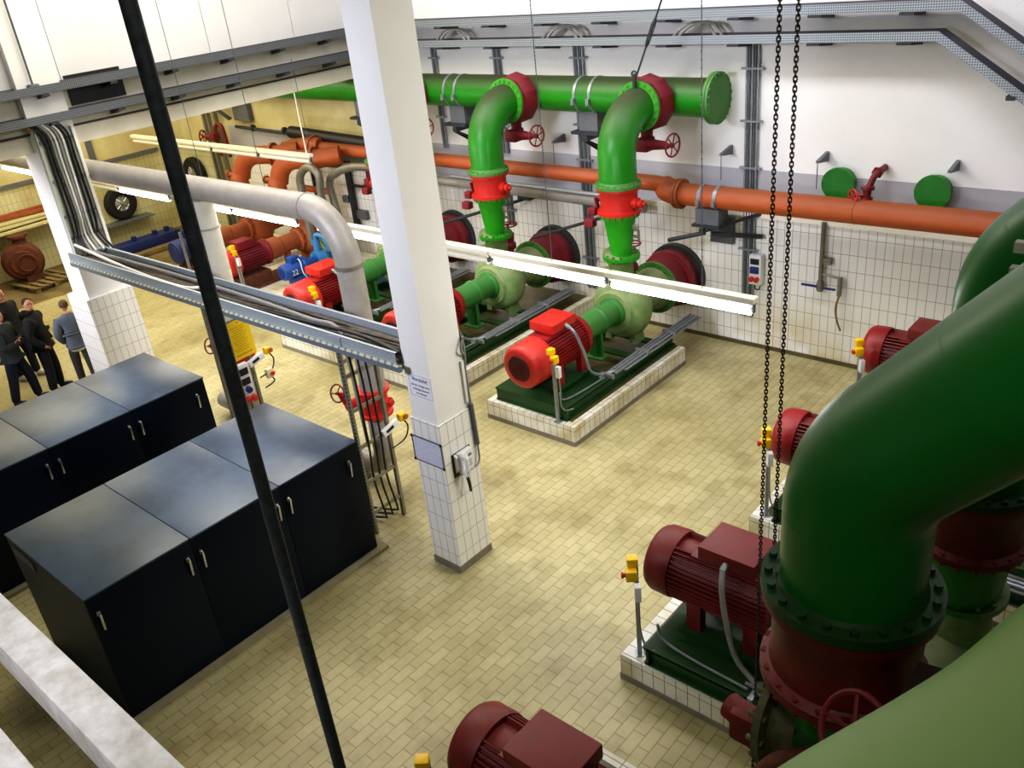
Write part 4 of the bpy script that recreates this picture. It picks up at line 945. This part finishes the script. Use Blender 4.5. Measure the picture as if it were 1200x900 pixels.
m = MB().lathe((0, 0, .35), (0, 1, 0), [(0, .12), (0, .16), (.5, .16), (.5, .1), (.7, .1), (.7, .22), (.9, .22)], 22).cyl((0, .8, .4), (0, .8, .95), .07).b2(-.3, .3, -.1, 1, -.0, .1)
obj('casing', m, 'blue', t)
small_plinth('low tiled plinth carrying the pale blue small pump', -14.4, -13.7, 10.3, 12.1)
# orange risers
def orange_riser(label, x, y, valve, vm, vl):
    t = thing('orange_riser', label, 'pipe', (x, y, 0), 0, 'orange riser bends in the left bay'); r = .2
    z = 2.72; R = .5
    pts = [(0, 0, 2.0), (0, 0, z-R)] + arc((R*.9, .3, z-R), (-.9, -.44, 0), (0, 0, 1), R, 0, PI/2, 12)[1:] + [(R*.9+.5, .3+.24, z), (1.3, .85, z+.04)]
    obj('bend', MB().tube(pts, r, 28), 'orange', t)
    fl = MB().lathe((0, 0, 2.0), (0, 0, 1), [(-.03, .29), (.03, .29), (.03, .2)], 24); obj('flange', fl, 'orange_pump', t)
    m = MB().lathe(pts[-2], V(pts[-2])-V(pts[-3]), [(-.16, .2), (-.16, .26), (-.1, .26), (-.1, .2)], 24)
    obj('flange', m, 'orange_pump', t)
    obj('side_stub', MB().cyl((-.15, 0, 2.3), (-.35, -.0, 2.3), .06).cyl((-.35, 0, 2.3), (-.4, 0, 2.3), .09), 'orange_pump', t)
    t = thing('check_valve', vl, 'valve', (x, y, 0), 0)
    m = MB().lathe((0, 0, 1.63), (0, 0, 1), [(0, .2), (0, .28), (.05, .28), (.06, .2), (.28, .21), (.3, .28), (.34, .28)], 24)
    m.cyl((.15, 0, 1.82), (.4, 0, 1.8), .13).bolts((0, 0, 1.8), (0, 0, 1), .25, 10, .025, .4).cyl((.3, -.05, 1.9), (.5, -.05, 2.0), .02)
    obj('body', m, vm, t)
    t = thing('orange_riser', 'lower orange pipe from the pump up to the ' + vm.replace('_dark', '') + ' valve in the left bay', 'pipe', (x, y, 0), 0)
    obj('pipe', MB().cyl((0, 0, 1.63), (0, .3, 1.55), .2, .2).cyl((0, 0, 1.63), (0, .2, 1.5), .19), 'orange_pump', t)
orange_riser('left of the two orange riser bends in the left bay', -18.0, 10.75, 0, 'red', 'red valve at the foot of the left orange bend')
orange_riser('right of the two orange riser bends in the left bay', -16.55, 10.75, 0, 'blue', 'bright blue valve at the foot of the right orange bend')
m = MB().tube(smooth_path([(-17.1, 11.5, 2.76), (-16.7, 11.75, 2.82), (-16.2, 11.85, 2.82)]), .19, 24).lathe((-16.3, 11.85, 2.8), (1, 0, 0), [(-.15, .2), (-.15, .25), (-.08, .25), (-.08, .2)], 24)
tag(obj('orange_pipe', m, 'orange'), 'orange header bend joining the riser bends in the left bay', 'pipe')
# bare steel pipes
m = MB().tube(smooth_path([(-15.9, 10.9, .9), (-15.89, 10.9, 2.0), (-15.85, 10.9, 2.42), (-15.5, 10.9, 2.64), (-15.2, 10.9, 2.5), (-15.25, 10.9, 2.0), (-15.25, 10.9, .9)]), .085, 14)
tag(obj('steel_pipe', m, 'steel_pipe'), 'bare steel hairpin pipe left of the white pillar', 'pipe')
m = MB().tube(smooth_path([(-15.15, 11.2, 1.0), (-15.19, 11.2, 1.6), (-15.28, 11.2, 2.24), (-14.95, 11.2, 2.5), (-14.35, 11.2, 2.66), (-13.5, 11.2, 2.7)]), .08, 14)
tag(obj('steel_pipe', m, 'steel_pipe'), 'bare steel pipe turning down beside the hairpin pipe', 'pipe')
m = MB().tube([(-16.1, 11.6, 2.5), (-15.2, 11.6, 2.53), (-13.4, 11.6, 2.62)], .06, 14)
tag(obj('steel_pipe', m, 'steel_pipe'), 'straight bare steel pipe above the hairpin pipe', 'pipe')
tag(obj('pipe_stub', MB().cyl((-16.5, 11.3, 2.02), (-15.45, 11.3, 2.02), .07, n=14), 'orange'), 'short orange pipe crossing behind the hairpin pipe', 'pipe')
t = thing('pipe_fitting', 'pinkish red valve fitting on the tiles just left of the white pillar', 'valve', (-15.05, 12.1, 2.1))
obj('body', MB().cyl((0, 0, .25), (0, 0, -.15), .06).box((-.08, 0, -.15), (.2, .12, .12), None, .02).cyl((.08, 0, .15), (.2, 0, .15), .05), 'red_dark', t)
t = thing('conduit_bundle', 'dark switch rail with small boxes on the tiles left of the white pillar', 'conduits', (-16.0, 12.28, 0))
obj('conduit', MB().b2(-.09, .09, -.03, .03, .7, 2.4), 'dark_steel', t)
obj('box', MB().b2(.12, .45, -.06, .04, 1.1, 1.3), 'plate_grey', t); obj('box', MB().b2(-.3, -.1, -.06, .04, 1.45, 1.6), 'plate_grey', t)
obj('clamp_rail', MB().b2(.0, .6, -.05, 0, 1.85, 1.9), 'dark_steel', t)
m = MB().tube([(-17.5, 12.05, 3.02), (-14.6, 12.05, 2.9)], .14, 16)
tag(obj('black_pipe', m, 'black'), 'thick black pipe high on the wall of the left bay', 'pipe')
m = MB().tube([(-20.0, 12.2, 3.0), (-17.4, 12.2, 2.92)], .04, 10)
for x in (-19.3, -18.0): m.cyl((x, 12.2, 3.0), (x+.06, 12.2, 3.0), .08)
tag(obj('thin_pipe', m, 'dark_steel'), 'thin dark pipe on the wall of the left bay, leading to the black pipe', 'pipe')
t = thing('wall_bracket', 'dark steel bracket with end plate high in the corner of the left bay', 'bracket', (-20.1, 12.3, 3.5))
obj('arm', MB().b2(-1.4, .5, -.35, -.25, .1, .2).b2(-1.4, -1.3, -.35, 0, .1, .2).prism([(-.7, .1), (-.6, .1), (.3, -.25), (.2, -.3)], 'y', -.33, -.27), 'dark_steel', t)
obj('end_plate', MB().b2(.1, .75, -.1, .03, -.35, .42), 'plate_grey', t)
t = thing('vertical_struts', 'pair of dark steel uprights in the corner of the left bay', 'strut', (-21.2, 12.2, 0))
for x in (-.2, 0, .35): obj('upright', MB().b2(x-.04, x+.04, -.05, .05, .2, 3.6), 'steel_pipe', t)
t = thing('ladder_rack', 'narrow dark ladder strip on the tiles behind the orange bends', 'ladder rack', (-17.2, 12.25, 0))
obj('rail', MB().b2(-.12, -.08, -.04, .04, 1.2, 2.4).b2(.08, .12, -.04, .04, 1.2, 2.4), 'dark_steel', t)
for k in range(6): obj('rung', MB().b2(-.1, .1, -.02, .02, 1.3+k*.18, 1.34+k*.18), 'dark_steel', t)
t = thing('gate_valve', 'small dark red valve with handwheel in the upper corner of the left bay', 'valve', (-20.6, 11.8, 2.8))
obj('body', MB().tube(smooth_path([(.1, .1, -.5), (.1, .1, .1), (.25, .1, .3), (.45, .1, .2), (.5, .1, -.5)]), .05, 12).cyl((.1, .05, 0), (-.2, -.02, 0), .1, .07).box((.05, .05, .0), (.3, .2, .2), None, .04), 'red_grime', t)
w = MB(); wheel(w, (-.3, -.05, 0), (-1, -.5, 0), .15, .02, 5); obj('handwheel', w, 'red_dark', t)
# tyres on the left wall
for i, (y, z) in enumerate(((10.5, 1.1), (12.62, 1.5))):
    t = thing('wheel', 'spare car wheel hung on the wall, ' + ['just below the lagged pipe', 'seen above the lagged pipe near the corner'][i], 'wheel', (-23.87, 10.5, 1.12) if i == 0 else (-22.6, 12.2, 1.62), 0 if i == 0 else -PI/2, 'car wheels on the left wall')
    obj('tyre', MB().lathe((0, 0, 0), (1, 0, 0), [(-.1, .2), (-.12, .3), (-.11, .40), (-.06, .44), (.06, .44), (.11, .40), (.12, .3), (.1, .2), (-.1, .2)], 32, caps=False), 'tyre', t)
    m = MB().lathe((.06, 0, 0), (1, 0, 0), [(0, .2), (.03, .23), (.035, .2), (0, .18), (.03, .08), (.04, .06)], 28)
    for k in range(10):
        a = k*PI/5; m.cyl((.085, 0, 0), (.085, .2*math.cos(a), .2*math.sin(a)), .014, n=6)
    obj('rim', m, 'chrome', t)
t = thing('wheel_shelf', 'dark wall shelf carrying the lower spare wheel', 'shelf', (-24, 10.3, .62))
obj('board', MB().b2(.0, .45, -.9, .9, 0, .04), 'plate_grey', t); obj('bracket', MB().prism([(0, 0), (.4, 0), (0, -.3)], 'y', -.5, -.46), 'plate_grey', t)
# blue trough on its pallet board
t = thing('blue_trough', 'dark blue trough with lugs lying on a board by the left wall', 'trough', (-22.6, 10.2, .12))
m = MB().b2(-.25, .25, -1.0, 1.0, 0, .25, .03)
for y in (-.2, .4, .75): m.box((.0, y, .3), (.12, .1, .12))
obj('body', m, 'blue_dark', t)
tag(obj('plank', MB().b2(-22.95, -22.1, 9.0, 11.5, .03, .12), 'wood'), 'wooden board under the dark blue trough', 'board')
# rusty casing on a pallet
def pallet(label, x, y, rz):
    t = thing('wooden_pallet', label, 'pallet', (x, y, 0), rz)
    for k in range(6): obj('deck_board', MB().b2(-.6, .6, -.58+k*.2, -.46+k*.2, .115, .14), 'wood', t)
    for x_ in (-.5, 0, .5):
        obj('bearer', MB().b2(x_-.05, x_+.05, -.58, .56, .09, .115), 'wood', t)
        for y_ in (-.5, 0, .5): obj('block', MB().b2(x_-.07, x_+.07, y_-.06, y_+.06, .01, .09), 'wood', t)
    return t
pallet('wooden pallet under the rusty pump casing by the left wall', -22.75, 7.55, .15)
t = thing('pump_casing', 'rusty round pump casing standing on the wooden pallet', 'pump casing', (-23.0, 7.4, .14))
m = MB().lathe((-.2, 0, .5), (1, -.35, 0), [(0, .2), (.0, .36), (.1, .46), (.3, .48), (.42, .40), (.44, .3), (.5, .28), (.5, .15)], 30).cyl((0, .0, .8), (0, 0, 1.12), .16).lathe((0, 0, 1.08), (0, 0, 1), [(0, .23), (.06, .23)], 24).b2(-.25, .25, -.2, .2, 0, .15)
m.torus((.33, -.1, .5), (1, -.35, 0), .2, .02, 24, 6)
obj('casing', m, 'rust', t)
# shelf with boards on the left wall
t = thing('wall_shelf', 'long wall shelf at the left edge of the picture', 'shelf', (-24, 7.0, 1.28))
obj('board', MB().b2(0, .75, -3, 2.2, 0, .05), 'board', t)
for y in (-1, .6, 2.0): obj('bracket', MB().prism([(0, 0), (.6, 0), (0, -.35)], 'y', y-.02, y+.02), 'dark_steel', t)
for i, (c, d, mm, n, rz) in enumerate((((-23.55, 7.2, 1.40), (.35, 2.6, .06), 'board', 'pale board lying on the wall shelf, lowest of the stack', .05), ((-23.65, 7.5, 1.47), (.3, 2.2, .05), 'board', 'second pale board on the wall shelf, slightly turned', -.08), ((-23.8, 7.6, 1.60), (.12, 2.6, .1), 'orange_pump', 'rusty orange bar along the back of the wall shelf', .02), ((-23.72, 7.9, 1.56), (.1, 1.8, .08), 'orange_pump', 'shorter rusty bar leaning on the boards of the wall shelf', -.12))):
    tag(obj(['board', 'board', 'rusty_bar', 'rusty_bar'][i], MB().box(c, d, Matrix.Rotation(rz, 3, 'Z'), .01), mm), n, 'board' if i < 2 else 'bar')
# handwheel pipe struts (dark conduit on left wall) and side bar
tag(obj('vertical_strut', MB().b2(-23.98, -23.9, 10.1, 10.25, 2.2, 3.05), 'plate_grey'), 'dark vertical strut on the left wall above the rail', 'strut')

# ------------------------------------------------------------------ people
def skin_mesh(name, nodes, edges, m, parent, sub=2, extra=None):
    me = bpy.data.meshes.new(name); me.from_pydata([n[0] for n in nodes], edges, [])
    o = bpy.data.objects.new(name, me); C.objects.link(o)
    md = o.modifiers.new('skin', 'SKIN'); md.use_smooth_shade = True
    for i, n in enumerate(nodes):
        r = n[1]; o.data.skin_vertices[0].data[i].radius = (r, r) if not isinstance(r, tuple) else r
    o.data.skin_vertices[0].data[0].use_root = True
    s = o.modifiers.new('sub', 'SUBSURF'); s.levels = sub; s.render_levels = sub
    bpy.context.view_layer.update()
    me2 = bpy.data.meshes.new_from_object(o.evaluated_get(bpy.context.evaluated_depsgraph_get()))
    me2.materials.clear(); me2.materials.append(M[m]); me2.polygons.foreach_set('use_smooth', [True]*len(me2.polygons))
    bpy.data.objects.remove(o); o = bpy.data.objects.new(name, me2); C.objects.link(o)
    if parent: o.parent = parent
    return o
def person(label, loc, rz, H=1.8, top='cloth_black', trousers='trouser_navy', shoes='shoe', hair='hair', hood=False, arms='pockets', stride=.0, lean=0, hem=None, head_turn=0):
    t = thing('person', label, 'person', loc, rz, None); k = H/1.8
    def P(x, y, z): return (x*k, y*k + lean*z*k, z*k)
    hw, sw = .1, .19
    st = stride
    # joints: facing -y
    pel = P(0, .0, .96); ch = P(0, 0, 1.28); nk = P(0, .0, 1.5); hd = P(0, -.02, 1.6)
    body = [(pel, .13*k), (P(0, 0, 1.12), (.15*k, .12*k)), (P(0, 0, 1.3), (.17*k, .12*k)), (P(0, .0, 1.42), (.12*k, .1*k)), (nk, .06*k), (P(0, -.01, 1.57), .06*k)]
    ed = [(0, 1), (1, 2), (2, 3), (3, 4), (4, 5)]; limbs = {}
    for s in (-1, 1):
        f = st*s
        hip = P(s*hw, 0, .9); kn = P(s*(hw+.01), -f*.6-.03, .5); an = P(s*(hw+.02), -f, .09); toe = P(s*(hw+.04), -f-.16, .035)
        b = len(body); body += [(hip, .085*k), (kn, .06*k), (an, .042*k), (toe, .03*k)]; ed += [(0, b), (b, b+1), (b+1, b+2), (b+2, b+3)]
        sh = P(s*sw, 0, 1.42)
        if arms == 'pockets': el = P(s*.29, .06, 1.16); wr = P(s*.2, -.09, .97); ha = P(s*.17, -.12, .92)
        elif arms == 'folded': el = P(s*.27, -.06, 1.14); wr = P(s*.05, -.22, 1.16); ha = P(-s*.02, -.22, 1.18)
        else: el = P(s*.26, .04, 1.14); wr = P(s*.27, -.04, .9); ha = P(s*.26, -.07, .82)
        b = len(body); body += [(sh, .062*k), (el, .045*k), (wr, .03*k), (ha, (.03*k, .018*k))]; ed += [(3, b), (b, b+1), (b+1, b+2), (b+2, b+3)]
        limbs[s] = (hip, kn, an, toe, sh, el, wr, ha)
        # fingers
        d = (V(ha)-V(wr)).normalized(); side = V((s, 0, 0)).cross(d).normalized() if abs(d.x) < .9 else V((0, 0, 1))
        for q in range(4):
            o_ = side*(.012*(q-1.5)*k); L = (.065, .075, .07, .055)[q]*k
            b2 = len(body); body += [(tuple(V(ha)+d*.03*k+o_), .009*k), (tuple(V(ha)+d*(.03*k+L*.6)+o_+V((-s*.008, 0, 0))), .008*k), (tuple(V(ha)+d*(.02*k+L)+o_+V((-s*.02, 0, 0))), .007*k)]
            ed += [(b+3, b2), (b2, b2+1), (b2+1, b2+2)]
        b2 = len(body); body += [(tuple(V(ha)+side*.03*k), .01*k), (tuple(V(ha)+side*.045*k+d*.035*k), .009*k)]; ed += [(b+3, b2), (b2, b2+1)]
    bo = skin_mesh('body', body, ed, 'skin', t)
    # head: shaped skull with nose, ears, jaw joined to the body mesh
    hb = bmesh.new(); hb.from_mesh(bo.data)
    mb = MB.__new__(MB); mb.bm = hb; mb.mi = 0
    Rz = Matrix.Rotation(head_turn, 3, 'Z'); hc = V(P(0, -.015, 1.68))
    def hp(x, y, z): return tuple(hc + Rz @ V((x*k, y*k, z*k)))
    mb.blob(hp(0, 0, .01), (.075*k, .095*k, .105*k), Rz, 3)
    mb.blob(hp(0, -.03, -.055), (.055*k, .065*k, .06*k), Rz, 2)
    mb.blob(hp(0, -.1, -.01), (.014*k, .022*k, .026*k), Rz, 1)
    for s in (-1, 1): mb.blob(hp(s*.077, .005, -.005), (.012*k, .02*k, .032*k), Rz, 1)
    hb.to_mesh(bo.data); hb.free(); bo.data.polygons.foreach_set('use_smooth', [True]*len(bo.data.polygons))
    e = MB()
    for s in (-1, 1): e.blob(hp(s*.03, -.082, .012), (.013*k, .01*k, .007*k), Rz, 1)
    obj('eyes', e, 'hair', t)
    obj('mouth', MB().blob(hp(0, -.088, -.06), (.022*k, .008*k, .006*k), Rz, 1), 'red_grime', t)
    obj('eyebrows', MB().blob(hp(-.03, -.09, .035), (.018*k, .006*k, .005*k), Rz, 1).blob(hp(.03, -.09, .035), (.018*k, .006*k, .005*k), Rz, 1), hair, t)
    obj('hair', MB().blob(hp(0, .022, .04), (.082*k, .095*k, .088*k), Rz, 3), hair, t)
    # clothes: looser skins over the same joints
    n = [(P(0, 0, 1.02), (.19*k, .16*k)), (P(0, 0, 1.15), (.2*k, .165*k)), (P(0, 0, 1.3), (.21*k, .165*k)), (P(0, 0, 1.42), (.17*k, .14*k)), (P(0, .0, 1.5), .1*k), (P(0, 0, .86), (.19*k, .165*k)), (P(0, 0, 1.55), .085*k)]; e_ = [(0, 1), (1, 2), (2, 3), (3, 4), (0, 5), (4, 6)]
    for s in (-1, 1):
        hip, kn, an, toe, sh, el, wr, ha = limbs[s]; b = len(n)
        n += [(sh, .1*k), (el, .08*k), (wr, .06*k), (tuple(V(wr)*.45+V(ha)*.55), .055*k)]; e_ += [(3, b), (b, b+1), (b+1, b+2), (b+2, b+3)]
    skin_mesh('jacket', n, e_, top, t)
    if hem: skin_mesh('shirt_hem', [(P(0, 0, .88), (.195*k, .17*k)), (P(0, 0, .74), (.2*k, .175*k))], [(0, 1)], hem, t)
    if hood: obj('hood', MB().blob(P(0, .11, 1.5), (.13*k, .08*k, .09*k), None, 3).torus(P(0, .035, 1.53), (0, .5, 1), .08*k, .035*k, 20, 10), top, t)
    n = [(P(0, 0, .99), (.155*k, .14*k)), (P(0, 0, .9), (.165*k, .145*k))]; e_ = [(0, 1)]
    for s in (-1, 1):
        hip, kn, an, toe, sh, el, wr, ha = limbs[s]; b = len(n)
        n += [(hip, .115*k), (kn, .09*k), (tuple(V(an)+V((0, .01*k, -.045*k))), .075*k)]; e_ += [(1, b), (b, b+1), (b+1, b+2)]
    skin_mesh('trousers', n, e_, trousers, t)
    for s in (-1, 1):
        an, toe = V(limbs[s][2]), V(limbs[s][3])
        skin_mesh('shoe', [(tuple(an+V((0, .05*k, -.035*k))), (.06*k, .055*k)), (tuple((an+toe)/2+V((0, 0, -.01*k))), (.065*k, .055*k)), (tuple(toe+V((0, -.04*k, .008*k))), (.055*k, .045*k))], [(0, 1), (1, 2)], shoes, t)
    return t
person('man in a black hooded jacket and dark trousers, head turned towards the camera', (-15.99, 4.90, 0), 2.45, 1.8, 'cloth_black', 'trouser_navy', 'shoe', 'hair', True, 'pockets', .03, 0, None, -.95)
person('person in a charcoal jacket and navy trousers, nearest at the left edge', (-16.01, 4.37, 0), 2.35, 1.78, 'cloth_dark', 'trouser_navy', 'shoe', 'hair', False, 'folded', .16, 0, None, -.2)
person('person in black behind the charcoal jacket at the left edge, pale shoes', (-17.14, 4.85, 0), 2.1, 1.8, 'cloth_black', 'trouser_navy', 'shoe_pale', 'hair', False, 'hang', .1)
person('person in a grey-blue sweater with white hem, back turned, beside the left pillar', (-15.66, 5.36, 0), 4.5, 1.66, 'cloth_blue', 'trouser_grey', 'shoe_pale', 'hair_light', False, 'pockets', .1, 0, 'cloth_white')

# ------------------------------------------------------------------ light
def area(name, loc, size, power, col='#ffffff', tgt=None, sy=None):
    l = bpy.data.lights.new(name, 'AREA'); l.energy = power; l.size = size; l.color = lin(col)[:3]
    if sy: l.shape = 'RECTANGLE'; l.size_y = sy
    o = bpy.data.objects.new(name, l); C.objects.link(o); o.location = loc
    d = V(tgt or (loc[0], loc[1], 0)) - V(loc); o.rotation_euler = d.to_track_quat('-Z', 'Y').to_euler(); return o
area('overhead_fill', (-11.8, 7.0, 8.7), 4, 440, '#fff6e4', (-10.8, 7.0, 0), 5)  # unseen overhead fill added for the general light
area('overhead_fill', (-6.0, 8.8, 8.8), 10, 390, '#f6f4ff', (-6.0, 12.35, 3.0), 1.0)  # unseen overhead fill added to wash the far wall
area('bay_light', (-19.5, 7.5, 5.2), 7, 430, '#fff2cf', None, 7)
area('gallery_fill', (-.1, .2, 8.2), .8, 46, '#f2f6e4', (-.3, 2.2, 4.3))
area('gallery_fill', (-3.6, -2.0, 7.6), .8, 13, '#f3f3ff', (-3.4, .5, 4.0)).data.spread = .9  # unseen area light added to brighten the parapet beams
area('pillar_fill', (-15.5, -2.2, 4.6), 1.6, 70, '#f4f3ff', (-14.6, 5.3, 2.4)).data.spread = .8  # unseen fill added to whiten the front of the left pillar
area('pillar_fill', (-9, -2.3, 7.2), 2.5, 150, '#eceeff', (-8.5, 5.3, 4.2), 1.6).data.spread = 1.3  # unseen fill added to whiten the front of the white pillar
area('side_fill', (1.5, 9.5, 8.3), 2.2, 75, '#fff8ea', (-6.4, 5.6, 3.2), 1.4).data.spread = 1.2  # unseen fill added to lift the right face of the white pillar
w = bpy.data.worlds.new('world'); bpy.context.scene.world = w; w.use_nodes = True
w.node_tree.nodes['Background'].inputs[0].default_value = (.8, .85, 1, 1); w.node_tree.nodes['Background'].inputs[1].default_value = .15
sc = bpy.context.scene
sc.view_settings.view_transform = 'Standard'; sc.view_settings.look = 'Medium High Contrast'; sc.view_settings.exposure = 0; sc.view_settings.gamma = 1
